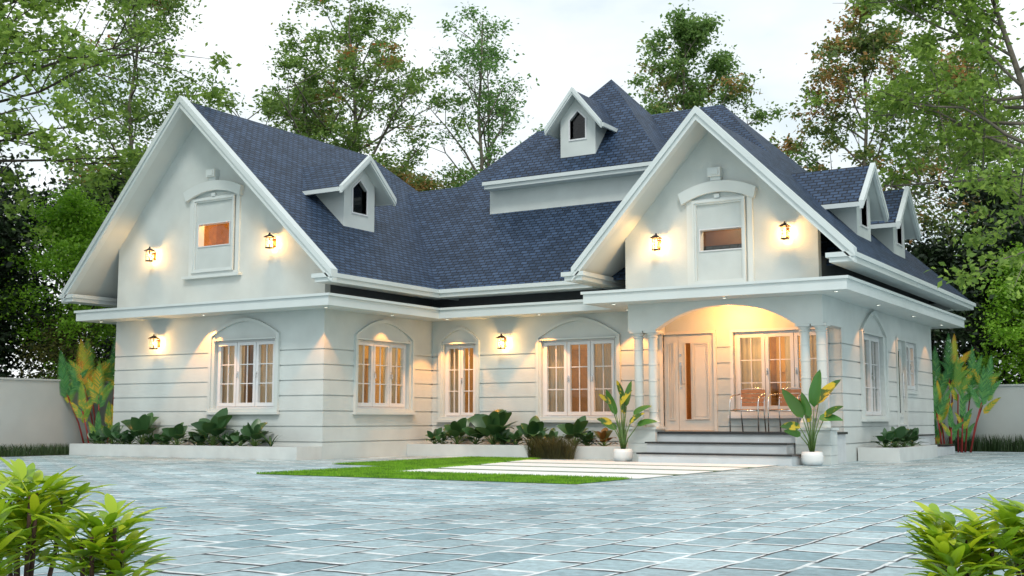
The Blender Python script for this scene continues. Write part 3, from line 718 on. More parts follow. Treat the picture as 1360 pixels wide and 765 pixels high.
# ------------------------------------------------------------ wall lanterns
def make_lantern():
    t = empty('wall_lantern')
    m = MB(); m.box(-.035, .035, -.012, 0, -.08, .09); m.box(-.012, .012, -.09, -.012, .05, .07); m.box(-.01, .01, -.05, -.012, -.06, -.045)
    m.build('bracket', COPPER, t)
    cy = -.155
    m = MB(); m.add([(s*.085, cy+q*.085, .10) for s, q in ((-1, -1), (1, -1), (1, 1), (-1, 1))] + [(s*.085, cy+q*.085, .112) for s, q in ((-1, -1), (1, -1), (1, 1), (-1, 1))] + [(0, cy, .175)],
        [(0, 1, 2, 3), (0, 1, 5, 4), (1, 2, 6, 5), (2, 3, 7, 6), (3, 0, 4, 7), (4, 5, 8), (5, 6, 8), (6, 7, 8), (7, 4, 8)])
    m.box(-.012, .012, cy-.012, cy+.012, .17, .195); m.build('roof', METAL, t)
    m = MB()
    for s in (-1, 1):
        for q in (-1, 1): m.box(s*.05-.005, s*.05+.005, cy+q*.05-.005, cy+q*.05+.005, -.10, .10)
    for z in (-.02, .03):
        for s in (-1, 1): m.box(-.045, .045, cy+s*.05-.003, cy+s*.05+.003, z-.003, z+.003); m.box(s*.05-.003, s*.05+.003, cy-.045, cy+.045, z-.003, z+.003)
    m.build('cage', METAL, t)
    m = MB(); m.box(-.062, .062, cy-.062, cy+.062, -.125, -.10); m.build('base', METAL, t)
    m = MB(); m.lathe([(0, -.035), (.012, -.032), (.017, -.01), (.017, .015), (.010, .035), (0, .04)], (0, cy, 0), 12); m.build('bulb', BULB, t, smooth=True)
    ld = bpy.data.lights.new('lantern_light', 'POINT'); ld.energy = 44; ld.color = (1, .54, .17); ld.shadow_soft_size = .042
    lo = bpy.data.objects.new('lantern_light', ld); col.objects.link(lo); lo.location = (0, cy, .0); lo.parent = t
    return t
lan = [(-4.80, 0, 4.27, 'black wall lantern left of the slot window in the left gable'),
       (-1.33, 0, 4.29, 'black wall lantern right of the slot window in the left gable'),
       (-4.58, 0, 2.37, 'black wall lantern on the ground floor wall left of the arched window'),
       (1.89, 3.62, 2.36, 'black wall lantern between the narrow and the wide arched windows'),
       (6.04, 2.38, 3.99, 'black wall lantern left of the niche in the porch gable'),
       (8.49, 2.38, 4.00, 'black wall lantern right of the niche in the porch gable')]
l0 = make_lantern()
for i, (x, y, z, lb) in enumerate(lan):
    o = l0 if i == 0 else copy_tree(l0)
    o.location = (x, y - .002, z); tag(o, lb, 'wall lantern', 'lit lanterns on the house walls')

# ------------------------------------------------------------ downlights under the cornice
def make_down():
    t = empty('downlight')
    m = MB(); m.lathe([(.03, -.001), (.03, -.012), (.052, -.012), (.052, 0), (.03, 0)], n=18); m.build('trim', TRIM, t)
    m = MB(); m.lathe([(0, -.004), (.03, -.004)], n=18); m.build('lens', DLGLOW, t, normals=False)
    return t
dls = [(-6.15, -.27, 3, 'at the outer left end of the left wing cornice'), (-3.0, -.27, 26, 'above the arched window of the left wing front'),
       (.26, -.27, 10, 'at the front corner of the left wing'), (.28, 1.8, 6, 'above the side window of the left wing'),
       (.68, 3.22, 26, 'above the narrow arched window'), (2.95, 3.22, 26, 'left above the wide arched window'),
       (4.96, 3.22, 22, 'in the corner where the cornice meets the porch'), (5.25, 2.03, 2.5, 'at the left front of the porch cornice'),
       (7.42, 2.05, 4, 'over the middle of the porch arch'), (9.42, 2.0, 2.5, 'at the right front corner of the porch cornice'),
       (9.40, 4.8, 3, 'before the pointed side window'), (9.40, 7.6, 2, 'over the side door'), (9.40, 10.3, 2, 'at the far end of the right side cornice')]
d0 = make_down()
for i, (x, y, e, lb) in enumerate(dls):
    o = d0 if i == 0 else copy_tree(d0)
    o.location = (x, y, 2.8995); tag(o, 'small round recessed downlight ' + lb, 'downlight', 'recessed downlights under the cornice')
    ld = bpy.data.lights.new('downlight_beam', 'SPOT'); ld.energy = e*5.2; ld.color = (1, .38, .08); ld.spot_size = R(82); ld.spot_blend = .25; ld.shadow_soft_size = .02
    lo = bpy.data.objects.new('downlight_beam', ld); col.objects.link(lo); lo.location = (0, 0, -.02); lo.parent = o
# porch ceiling lamp
t = empty('ceiling_lamp', (7.15, 2.95, 2.899)); tag(t, 'round warm ceiling lamp inside the porch behind the arch', 'ceiling lamp')
m = MB(); m.lathe([(0, -.03), (.07, -.028), (.09, -.012), (.09, 0)], n=20); m.build('diffuser', emitmat('porch_lamp', (1, .7, .35), 10), t, smooth=True)
ld = bpy.data.lights.new('porch_light', 'POINT'); ld.energy = 105; ld.color = (1, .39, .085); ld.shadow_soft_size = .08
lo = bpy.data.objects.new('porch_light', ld); col.objects.link(lo); lo.location = (0, 0, -.14); lo.parent = t

# ------------------------------------------------------------ planters
def planter(x0, x1, y0, y1, h, label):
    t = .06; m = MB()
    m.box(x0, x1, y0, y0+t, 0, h); m.box(x0, x1, y1-t, y1, 0, h); m.box(x0, x0+t, y0+t, y1-t, 0, h); m.box(x1-t, x1, y0+t, y1-t, 0, h)
    e = empty('planter', ((x0+x1)/2, (y0+y1)/2, 0)); tag(e, label, 'planter')
    for q in range(len(m.v)): m.v[q] = (m.v[q][0]-(x0+x1)/2, m.v[q][1]-(y0+y1)/2, m.v[q][2])
    m.build('box', PLANTERM, e)
    s = MB(); s.box(x0+t, x1-t, y0+t, y1-t, .0, h-.03)
    for q in range(len(s.v)): s.v[q] = (s.v[q][0]-(x0+x1)/2, s.v[q][1]-(y0+y1)/2, s.v[q][2])
    s.build('soil', SOIL, e)
planter(-6.45, -.002, -.72, -.004, .245, 'long low white planter along the front of the left wing')
planter(.005, 5.30, 2.72, 3.60, .25, 'long low white planter under the recessed wall windows')
planter(9.05, 9.80, 4.35, 7.47, .25, 'short low white planter along the right side wall')

# ------------------------------------------------------------ chairs
def make_chair():
    t = empty('armchair')
    W_ = .29
    for s in (-1, 1):
        x = s*W_
        m = MB(); m.tube([(x, -.26, 0), (x, -.26, .52), (x, -.235, .62), (x, -.16, .69), (x, -.02, .715), (x*.98, .16, .72), (x*.9, .24, .74)], .013, 8); m.build('leg', STEEL, t, smooth=True)['label'] = 'front leg bending into the armrest'
        m = MB(); m.tube([(x*.82, .30, 0), (x*.82, .22, .40), (x*.82, .25, .60), (x*.8, .29, .80)], .013, 8); m.build('leg', STEEL, t, smooth=True)
    m = MB(); m.tube([(-W_, -.22, .41), (W_, -.22, .41)], .012, 8); m.tube([(-.24, .2, .41), (.24, .2, .41)], .012, 8); m.tube([(-.24, .2, .41), (-.24, -.22, .41)], .012, 8); m.tube([(.24, .2, .41), (.24, -.22, .41)], .012, 8); m.build('seat_frame', STEEL, t, smooth=True)
    m = MB()
    for k in range(6): m.box(-.25, .25, -.215+k*.072, -.215+k*.072+.058, .424, .438)
    m.build('seat', SLAT, t)
    m = MB()
    for k in range(4):
        z = .50+k*.085; y = .235+.12*(z-.5); m.box(-.25, .25, y, y+.014, z, z+.07)
    m.build('backrest', SLAT, t)
    m = MB(); m.tube([(-.235, .29, .80), (-.21, .3, .84), (0, .305, .85), (.21, .3, .84), (.235, .29, .80)], .012, 8); m.build('back_frame', STEEL, t, smooth=True)
    return t
ch = make_chair(); ch.location = (7.47, 3.0, .541); ch.scale = (.92,)*3
tag(ch, 'steel armchair with reddish wooden slats on the porch, the one nearer the door', 'armchair', 'porch armchairs')
c2 = copy_tree(ch); c2.location = (8.19, 3.0, .541); tag(c2, 'steel armchair with reddish wooden slats on the porch, half behind the right columns', 'armchair', 'porch armchairs')

# ------------------------------------------------------------ boundary walls
m = MB(); m.box(-7.9, -7.62, -40, 14, -.02, 1.62); m.box(-7.93, -7.59, -40, 14, 1.62, 1.66)
o = m.build('boundary_wall', WALLM); tag(o, 'plain grey plastered garden wall on the left behind the grass', 'wall')
m = MB(); m.box(-7.6, 60, 12.9, 13.15, -.02, 1.56); m.box(-7.6, 60, 12.87, 13.18, 1.56, 1.6)
o = m.build('boundary_wall', WALLM); tag(o, 'plain light garden wall on the right behind the red stemmed palms', 'wall')

# ------------------------------------------------------------ plants: leaf blades
rnd = random.Random(4)
def blade(m, base, d, up, length, width, droop=.4, nseg=6, fold=.25, shape=.55, tipw=0.0):
    """a leaf blade as a folded strip; d = start direction, up = surface normal hint"""
    d = Vector(d).normalized(); side = d.cross(Vector(up))
    side = side.normalized() if side.length > 1e-3 else Vector((1, 0, 0))
    p = Vector(base); pts = []; st = length/nseg
    for i in range(nseg+1):
        t = i/nseg
        wd = width*(max(0, math.sin(PI*min(1, t**shape)))**.62)*.5 + .001 + tipw*t
        nrm = side.cross(d).normalized()
        pts += [p - side*wd + nrm*wd*fold, p.copy(), p + side*wd + nrm*wd*fold]
        p = p + d*st
        d = (d - Vector((0, 0, 1))*droop/nseg).normalized()
    fs = []
    for i in range(nseg):
        a = 3*i; fs += [(a, a+3, a+4, a+1), (a+1, a+4, a+5, a+2)]
    m.add(pts, fs)
    return p
BROAD = leafmat('broadleaf_dark', ((.025, .08, .025), (.04, .11, .035), (.06, .15, .05)), trans=.18, rough=.3)
BROADG = leafmat('broadleaf_mid', ((.04, .10, .03), (.05, .13, .035), (.07, .15, .05)), trans=.2, rough=.35)
RUST = leafmat('broadleaf_rust', ((.10, .07, .02), (.15, .08, .02), (.05, .08, .02)), trans=.2)

def broad_plant(loc, h, seed, label, mt=BROAD, grp='dark broadleaf plants in the planters', n=None):
    r = random.Random(seed); root = empty('broadleaf_plant', loc, 0); tag(root, label, 'plant', grp)
    st = MB(); lf = MB(); n = n or int(9+h*14)
    for k in range(n):
        a = 2*PI*k/n*2.4 + r.uniform(-.4, .4); t = k/n
        hh = h*(.25+.62*t*r.uniform(.85, 1.1)); rad = (.22*(1-t)+.03)*(.6+h)
        b = Vector((0, 0, 0)); top = Vector((math.cos(a)*rad*.6, math.sin(a)*rad*.6, hh*.55))
        st.tube([b, (b+top)*.5+Vector((0, 0, .02)), top], [.009, .008, .006], 5)
        d = Vector((math.cos(a)*(1.1-t*.75), math.sin(a)*(1.1-t*.75), .45+t*.8))
        ln = h*r.uniform(.48, .66)*(.8+.2*t)
        hint = (0, 0, 1) if t < .55 else (.52+r.uniform(-.7, .7), -.85+r.uniform(-.7, .7), .5)
        blade(lf, top, d, hint, ln, ln*r.uniform(.56, .72), droop=r.uniform(.5, 1.6), nseg=9, shape=.72, fold=.16)
    st.build('stem', STEM_GREEN, root, normals=False); lf.build('foliage', mt, root, smooth=True, normals=False)
def spiky_plant(loc, h, seed, label, grp='pale strappy plants in the planters'):
    r = random.Random(seed); root = empty('strappy_plant', loc); tag(root, label, 'plant', grp); lf = MB()
    for k in range(16):
        a = r.uniform(0, 2*PI); ln = h*r.uniform(.7, 1.15)
        blade(lf, (0, 0, 0), (math.cos(a)*.55, math.sin(a)*.55, 1), (0, 0, 1), ln, .03, droop=r.uniform(.7, 1.5), nseg=6, shape=.5)
    lf.build('foliage', BROADG, root, smooth=True, normals=False)
PXL = [(-6.05, .33, 'leftmost small'), (-5.55, .45, 'second from the left'), (-5.1, .36, 'small, left of the first tall one'), (-4.62, .70, 'tall, under the ground floor lantern'),
       (-4.0, .32, 'small, left of the window'), (-3.5, .50, 'medium, left of the window corner'), (-2.98, .40, 'low, under the left window sash'), (-2.5, .70, 'tall, under the arched window'),
       (-1.98, .34, 'small, right of the window centre'), (-1.45, .52, 'medium, at the right end')]
for i, (x, h, lb) in enumerate(PXL):
    broad_plant((x, -.38+.06*math.sin(i*2.3), .21), h*1.12, 10+i, 'dark green broadleaf plant in the left wing planter, ' + lb)
for x, h, lb in ((-5.8, .3, 'between the two leftmost plants'), (-4.85, .34, 'leaning on the first tall plant'), (-3.75, .3, 'close to the window corner'), (-2.75, .33, 'under the window middle'), (-1.7, .34, 'right of the window')):
    broad_plant((x, -.45, .21), h, int(-x*31), 'low broadleaf plant in the left wing planter, ' + lb)
for x, h, lb in ((.72, .32, 'between the two leftmost plants'), (2.2, .36, 'right of the tall plant'), (3.05, .34, 'left of the brown grass tuft'), (4.15, .36, 'right of the brown grass tuft')):
    broad_plant((x, 3.0, .22), h, int(x*57), 'low dark broadleaf plant in the recessed planter, ' + lb)
for x, lb in ((-4.3, 'beside the first tall plant'), (-2.2, 'beside the plant under the window'), (-.95, 'at the corner end')):
    spiky_plant((x, -.4, .21), .42, int(abs(x)*100), 'thin strappy plant in the left wing planter ' + lb)
PXM = [(.45, .34, 'small, at the left end'), (.98, .56, 'medium, under the narrow window'), (1.5, .46, 'medium, right of the narrow window'), (1.95, .78, 'tall, below the lantern'),
       (2.45, .34, 'small, left of the wide window'), (2.85, .56, 'under the left of the wide window'), (3.32, .34, 'small, behind the brown grass tuft'), (3.85, .58, 'medium, under the wide window'),]
for i, (x, h, lb) in enumerate(PXM):
    broad_plant((x, 3.1+.06*math.sin(i*1.7), .22), h*1.12, 40+i, 'dark green broadleaf plant in the recessed planter, ' + lb)
broad_plant((4.5, 3.05, .22), .40, 77, 'rusty brown and green broadleaf plant behind the left white pot', RUST)
for x, lb in ((2.2, 'beside the tall plant'), (4.15, 'under the wide window')):
    spiky_plant((x, 3.05, .22), .45, int(x*100), 'thin strappy plant in the recessed planter ' + lb)
for i, (y, h, lb) in enumerate([(4.85, .40, 'nearest the porch'), (5.55, .46, 'in the middle'), (6.3, .42, 'third along'), (6.95, .40, 'nearest the side door')]):
    broad_plant((9.42, y, .22), h, 90+i, 'dark glossy broadleaf plant in the right side planter, ' + lb, n=16)

# brown grass tuft and grass stuff
def grass_blades(name, pts, h, wdt, mt, seed, parent=None, lean=.35, jitter=.35):
    r = np.random.RandomState(seed); n = len(pts); pts = np.asarray(pts)
    a = r.uniform(0, 2*np.pi, n); hh = h*(1+r.uniform(-jitter, jitter, n)); ln = lean*hh*r.uniform(.1, 1.2, n); b = r.uniform(0, 2*np.pi, n)
    sx, sy = np.cos(b)*wdt/2, np.sin(b)*wdt/2; dx, dy = np.cos(a)*ln, np.sin(a)*ln
    z = pts[:, 2]
    V = np.stack([np.stack([pts[:, 0]-sx, pts[:, 1]-sy, z], 1), np.stack([pts[:, 0]+sx, pts[:, 1]+sy, z], 1),
                  np.stack([pts[:, 0]+dx*.4+sx*.7, pts[:, 1]+dy*.4+sy*.7, z+hh*.6], 1), np.stack([pts[:, 0]+dx, pts[:, 1]+dy, z+hh], 1),
                  np.stack([pts[:, 0]+dx*.4-sx*.7, pts[:, 1]+dy*.4-sy*.7, z+hh*.6], 1)], 1).reshape(-1, 3)
    F = np.arange(n*5).reshape(n, 5)
    return fast_mesh(name, V, F, mt, parent)
LAWNG = leafmat('lawn_blades', ((.13, .34, .012), (.22, .48, .02), (.34, .58, .05)), warm=(.10, .24, .02), warm_amt=.5, wscale=2.5, trans=.3, rough=.6)
LONGG = leafmat('long_grass', ((.03, .07, .02), (.05, .10, .03), (.08, .13, .05)), trans=.25)
BROWNG = leafmat('brown_grass', ((.05, .05, .018), (.08, .075, .025), (.12, .12, .035)), trans=.2)
def inpoly(x, y, P):
    c = False; j = len(P)-1
    for i in range(len(P)):
        if (P[i][1] > y) != (P[j][1] > y) and x < (P[j][0]-P[i][0])*(y-P[i][1])/(P[j][1]-P[i][1])+P[i][0]: c = not c
        j = i
    return c
r = random.Random(7); pts = []
while len(pts) < 60000:
    x, y = r.uniform(1.88, 8.42), r.uniform(-5.32, 2.37)
    if inpoly(x, y, LP): pts.append((x, y, .004))
tag(grass_blades('grass', pts, .028, .007, LAWNG, 3), 'short bright green lawn grass beside the white path', 'grass', kind='stuff')
pts = [(r.uniform(-7.55, -6.5), r.uniform(-9, 2), 0) for _ in range(9000)]
tag(grass_blades('grass', pts, .20, .008, LONGG, 5, lean=.5), 'long dark grass along the foot of the left garden wall', 'grass', kind='stuff')
pts = [(r.uniform(9, 14), r.uniform(12.4, 12.8), 0) for _ in range(2600)]
tag(grass_blades('grass', pts, .34, .014, LONGG, 6, lean=.25), 'sparse dark grass along the foot of the right garden wall', 'grass', kind='stuff')
g = MB(); g.add([(-7.62, -60, .004), (-6.45, -60, .004), (-6.45, 12.3, .004), (-7.62, 12.3, .004)], [(0, 1, 2, 3)]); g.add([(-7.6, 12.35, .004), (60, 12.35, .004), (60, 12.9, .004), (-7.6, 12.9, .004)], [(0, 1, 2, 3)])
tag(g.build('flower_bed', SOIL), kind='structure')
pts = []
for _ in range(2600):
    a = r.uniform(0, 2*PI); q = math.sqrt(r.random())
    pts.append((3.64 + math.cos(a)*q*.50, 2.48+math.sin(a)*q*.14, 0))
o = grass_blades('grass_tuft', pts, .36, .006, BROWNG, 8, lean=.75)
tag(o, 'dark brownish grass tuft in front of the recessed planter', 'grass tuft')

# ------------------------------------------------------------ pots with big leaves
def pot(loc, lb):
    m = MB(); m.lathe([(0, 0), (.12, 0), (.165, .02), (.185, .08), (.182, .16), (.168, .225), (.150, .225), (.16, .16), (0, .14)], n=32)
    e = empty('plant_pot', loc); tag(e, lb, 'plant pot', 'white pots beside the steps')
    m.build('bowl', CERAMIC, e, smooth=True)
    s = MB(); s.lathe([(0, .19), (.16, .185)], n=20); s.build('soil', SOIL, e)
def variegated():
    m, t, b, N, L = nodes('variegated_leaf'); tc = N('ShaderNodeTexCoord'); n = N('ShaderNodeTexNoise'); n.inputs['Scale'].default_value = 6; n.inputs['Detail'].default_value = 5
    L(tc.outputs['Object'], n.inputs['Vector']); rr = N('ShaderNodeValToRGB'); e = rr.color_ramp.elements
    e[0].position = .48; e[0].color = (.05, .14, .03, 1); e[1].position = .55; e[1].color = (.62, .50, .04, 1)
    L(n.outputs['Fac'], rr.inputs['Fac']); L(rr.outputs['Color'], b.inputs['Base Color']); b.inputs['Roughness'].default_value = .35
    tr = N('ShaderNodeBsdfTranslucent'); L(rr.outputs['Color'], tr.inputs['Color']); ms = N('ShaderNodeMixShader'); ms.inputs[0].default_value = .2
    L(b.outputs[0], ms.inputs[1]); L(tr.outputs[0], ms.inputs[2]); L(ms.outputs[0], t.nodes['Material Output'].inputs['Surface']); return m
VAR = variegated()
GLOSS = leafmat('strelitzia_leaf', ((.05, .17, .03), (.07, .21, .04), (.09, .25, .06)), trans=.18, rough=.3)
def big_leaf_plant(loc, specs, label, extra=0):
    """specs: (lean x, lean y, stalk height, leaf length, leaf dir, variegated)"""
    root = empty('potted_foliage', loc); tag(root, label, 'plant', 'large leaved plants in white pots')
    st = MB()
    for i, (lx, ly, h, ln, d, v) in enumerate(specs):
        b = (lx*.08, ly*.08, 0); top = Vector((lx, ly, h))
        st.tube([b, (lx*.35, ly*.35, h*.5), top], [.014, .011, .007], 6)
        lf = MB(); ln *= 1.15; blade(lf, top, d, (-.5, -1, .35), ln, ln*.43, droop=.7, nseg=9, shape=.72, fold=.18)
        lf.build('leaf', VAR if v else GLOSS, root, smooth=True, normals=False)
    rr = random.Random(5)
    for k in range(extra):
        a = rr.uniform(0, 2*PI); blade(st, (0, 0, 0), (math.cos(a)*.2, math.sin(a)*.2, 1), (0, 0, 1), rr.uniform(.4, .7), .03, droop=.2)
    st.build('stem', STEM_GREEN, root, smooth=True, normals=False)
RT = Vector((.8526, .5225, 0))   # roughly across the view
def S(a, h, ln, dx, dz, v, dy=0): return (RT.x*a+RT.y*dy, RT.y*a-RT.x*dy, h, ln, (RT.x*dx+.3*dy, RT.y*dx-.3*dy, dz), v)
PL = (5.40, 2.05, 0); PR = (8.95, 1.95, 0)
pot(PL, 'round white pot left of the porch steps'); pot(PR, 'round white pot right of the porch steps')
big_leaf_plant((PL[0], PL[1], .18), [S(-.20, .50, .26, -.5, .35, 1), S(-.12, .66, .44, -.25, .9, 0, .05), S(-.22, .86, .26, -.7, .9, 1, .1), S(.02, .98, .30, -.2, .75, 1), S(.08, .82, .42, .15, 1, 0, -.05), S(.20, .66, .34, .8, .7, 0), S(.26, .46, .34, .9, .5, 0, .05), S(-.04, .85, .3, .2, .4, 1, .12), S(.12, .50, .30, .5, .6, 1, .1), S(-.1, .40, .28, -.6, .5, 0, -.08), S(.05, .68, .34, -.1, .9, 1, -.12)],
               'tall large leaved plant with yellow flecks in the left white pot', 9)
big_leaf_plant((PR[0], PR[1], .18), [S(-.20, .44, .30, -.9, .35, 1, .05), S(-.14, .60, .52, -.42, .9, 0), S(-.10, .74, .34, -.5, .6, 1, -.05), S(.04, .78, .56, .12, 1, 0, .05), S(.14, .84, .50, .6, .95, 1, -.05), S(.10, .58, .36, .9, .25, 0, .1), S(0, .52, .3, -.1, .8, 1, -.1), S(-.05, .62, .38, -.2, .8, 0, .12), S(.2, .62, .32, .7, .7, 1, .1), S(-.16, .3, .26, -.7, .5, 0, -.1)],
               'tall large leaved plant with yellow flecks in the right white pot', 0)

# ------------------------------------------------------------ red stemmed palms
def frondmat(name, cs):
    return leafmat(name, cs, trans=.4, rough=.4)
FG = frondmat('frond_green', ((.05, .20, .05), (.09, .34, .10), (.18, .44, .10)))
FY = leafmat('frond_gold', ((.48, .55, .04), (.62, .60, .05), (.70, .55, .05)), warm=(.85, .42, .04), warm_amt=.45, wscale=3.5, trans=.4)
FM = leafmat('frond_mixed', ((.14, .36, .05), (.20, .42, .06), (.28, .46, .06)), warm=(.70, .52, .05), warm_amt=.5, wscale=3.5, trans=.4)
def frond(m, base, d, length, halfw, upn, droop=.5):
    """feather frond: rachis with close leaflets"""
    d = Vector(d).normalized(); n = 36; p = Vector(base); st = length/n
    side0 = d.cross(Vector(upn)).normalized()
    for i in range(n+1):
        t = i/n
        env = math.sin(PI*(.12+.86*t)**.8)**.7 if t < 1 else .2
        side = side0
        if t > .12:
            for s in (-1, 1):
                dd = (side*s*(1-.35*t) + d*(.75+.5*t)).normalized()
                ln = halfw*env*1.25; wv = d*.012; nrm = side.cross(d)*.15*halfw
                tip = p + dd*ln + nrm*s*.0 - Vector((0, 0, 1))*ln*.12
                m.add([p-wv, p+dd*ln*.5-wv*.9+nrm*.4, tip, p+dd*ln*.5+wv*.9+nrm*.4, p+wv], [(0, 1, 2, 3, 4)])
        p = p + d*st; d = (d - Vector((0, 0, 1))*droop/n).normalized()
def palm_clump(loc, stems, label, seed):
    root = empty('red_stem_palm', loc); tag(root, label, 'palm', 'red stemmed palms at the house corners'); r = random.Random(seed)
    green, gold, mixed = MB(), MB(), MB()
    for (a, b, h, kind, sz, lean) in stems:
        bx, by = RT.x*a - RT.y*b, RT.y*a + RT.x*b
        tx, ty = bx+RT.x*lean, by+RT.y*lean
        m = MB(); m.tube([(bx, by, 0), (bx+(tx-bx)*.4, by+(ty-by)*.4, h*.5), (tx, ty, h)], [.022, .018, .014], 7)
        m.build('stem', STEM_RED, root, smooth=True)
        nf = 4
        for k in range(nf):
            ang = r.uniform(0, 2*PI) if k else 0
            if k == 0: d = Vector((RT.x*lean*.3, RT.y*lean*.3, 1))
            else:
                sgn = 1 if k % 2 else -1
                q_ = sgn*r.uniform(.2, .6); d = Vector((RT.x*q_-RT.y*r.uniform(-.3, .3), RT.y*q_, 1))
            L_ = sz*(1 if k == 0 else r.uniform(.55, 1.0))
            tgt = {'g': green, 'y': gold, 'm': mixed}[kind if k < 2 else r.choice([kind, 'g', 'm'])]
            frond(tgt, (tx, ty, h-.05-.09*k), d, L_, L_*.18, (RT.y+.3, -RT.x, .15), droop=.25 if k == 0 else .7)
    for mm, mt, lb in ((green, FG, 'green fronds'), (gold, FY, 'golden yellow fronds'), (mixed, FM, 'olive fronds turning orange')):
        if mm.v: mm.build('fronds', mt, root, normals=False)['label'] = lb
palm_clump((-6.75, .35, 0), [(-.35, .1, 1.35, 'g', 1.0, -.50), (-.15, .25, 1.65, 'm', 1.0, -.25), (-.2, -.1, .95, 'm', .7, -.2), (-.12, .1, 1.45, 'y', 1.15, -.32), (.0, -.1, 1.25, 'm', .85, -.05), (.15, .2, 1.75, 'g', 1.0, .05), (.28, .0, 1.5, 'm', .9, .12), (.42, .15, 1.35, 'y', .8, .1),
                             (.38, -.12, .85, 'y', .6, .0), (.55, .1, 1.1, 'y', .8, .1), (.05, -.2, .45, 'g', .55, -.05), (.62, .2, 1.55, 'g', .9, .12), (.5, -.1, .5, 'g', .6, .1), (.2, -.15, .6, 'm', .6, 0), (.7, 0, .75, 'm', .6, 0)],
           'red stemmed palm clump with golden fronds at the left end of the house', 3)
palm_clump((9.35, 11.35, 0), [(-.25, .1, 1.5, 'g', 1.0, -.05), (-.05, .1, 1.75, 'g', 1.05, .05), (.1, 0, 1.35, 'm', .95, .05), (.3, .1, 1.5, 'g', 1.0, .2), (.35, -.1, 1.15, 'g', .9, .3),
                              (-.3, -.1, .9, 'g', .8, -.1), (-.1, -.15, .55, 'g', .6, 0), (.15, -.1, .8, 'g', .7, .05), (.0, .2, 2.0, 'y', .8, .15), (-.2, 0, 1.0, 'y', .7, -.1), (.4, .05, 1.4, 'g', .9, .45), (-.35, .1, .4, 'g', .6, -.05), (.2, .1, .5, 'g', .6, .05)],
           'clump of red stemmed palms with mostly green fronds at the far right corner', 9)

# ------------------------------------------------------------ foreground fan palms
FANM = leafmat('fan_palm_leaf', ((.17, .32, .012), (.32, .50, .02), (.58, .66, .03)), trans=.35, rough=.35)
FANSTEM = mat('fan_palm_cane', (.09, .045, .03), .8, var=.4, scale=30, bump=.5)
def fan_palm(loc, h, seed, label, canes=4, spread=.2):
    root = empty('fan_palm', loc); tag(root, label, 'fan palm', 'bright green fan palms in the foreground'); r = random.Random(seed)
    fol = MB()
    for c in range(canes):
        a = 2*PI*c/canes + r.uniform(-.5, .5); q = spread*r.uniform(.2, 1); bx, by = math.cos(a)*q, math.sin(a)*q
        hh = h*(r.uniform(.62, .86) if c else .86)
        m = MB(); m.tube([(bx*.6, by*.6, 0), (bx*.9, by*.9, hh*.5), (bx, by, hh)], [.011, .010, .008], 6); m.build('cane', FANSTEM, root, smooth=True)
        for k in range(10):
            z = hh*(.25+.75*(k+1)/10); az = k*2.4 + r.uniform(-.4, .4); pl = r.uniform(.05, .10)
            d = Vector((math.cos(az), math.sin(az), r.uniform(.3, 1.1))).normalized()
            tip = Vector((bx, by, z)) + d*pl; fol.tube([(bx, by, z), tip], .0025, 4, cap=False)
            nl = r.randrange(3, 6)
            for j in range(nl):
                f = (j-(nl-1)/2)*.62
                side = d.cross(Vector((0, 0, 1))).normalized(); fw = (d*math.cos(f)+side*math.sin(f)+Vector((0, 0, .15))).normalized()
                ln = r.uniform(.12, .185)*(1-.15*abs(f))
                blade(fol, tip, fw, (0, 0, 1), ln, r.uniform(.030, .046), droop=r.uniform(.2, .9), nseg=5, shape=.7, fold=.3, tipw=.002)
    fol.build('foliage', FANM, root, smooth=True, normals=False)
def campos(px, dist, z=0):
    return (15.0882 + dist*(-.5225 + .8526*(px-680)/1572), -17.6436 + dist*(.8526 + .5225*(px-680)/1572), z)
fan_palm((*campos(45, 5.0)[:2], 0), .53, 21, 'bright green fan palm in the bottom left, the taller at the picture edge', 7, .15)
fan_palm((*campos(150, 4.75)[:2], 0), .385, 22, 'bright green fan palm in the bottom left, the lower one to the right', 5, .11)
fan_palm((*campos(-30, 4.6)[:2], 0), .42, 25, 'bright green fan palm cut by the left edge of the view', 4, .12)
fan_palm((*campos(1262, 4.8)[:2], 0), .335, 23, 'bright green fan palm in the bottom right, the one nearer the middle', 6, .14)
fan_palm((*campos(1368, 4.9)[:2], 0), .38, 24, 'bright green fan palm in the bottom right corner at the edge', 6, .14)

# ------------------------------------------------------------ trees
def rand_unit(r, n):
    v = r.normal(size=(n, 3)); return v/np.linalg.norm(v, axis=1, keepdims=True)
def leaves(r, C, size, flat=.5):
    """rhombic leaves at points C"""
    n = len(C); d = rand_unit(r, n); d[:, 2] = d[:, 2]*.6 - .15; d /= np.linalg.norm(d, axis=1, keepdims=True)
    u = rand_unit(r, n); u[:, 2] += flat; s = np.cross(d, u); s /= np.linalg.norm(s, axis=1, keepdims=True)+1e-9
    nn = np.cross(s, d)
    L_ = size*r.uniform(.6, 1.25, n)[:, None]; W_ = L_*.26
    V = np.stack([C, C + d*L_*.45 - s*W_ + nn*W_*.3, C + d*L_, C + d*L_*.45 + s*W_ + nn*W_*.3], 1).reshape(-1, 3)
    return V, np.arange(n*4).reshape(n, 4)

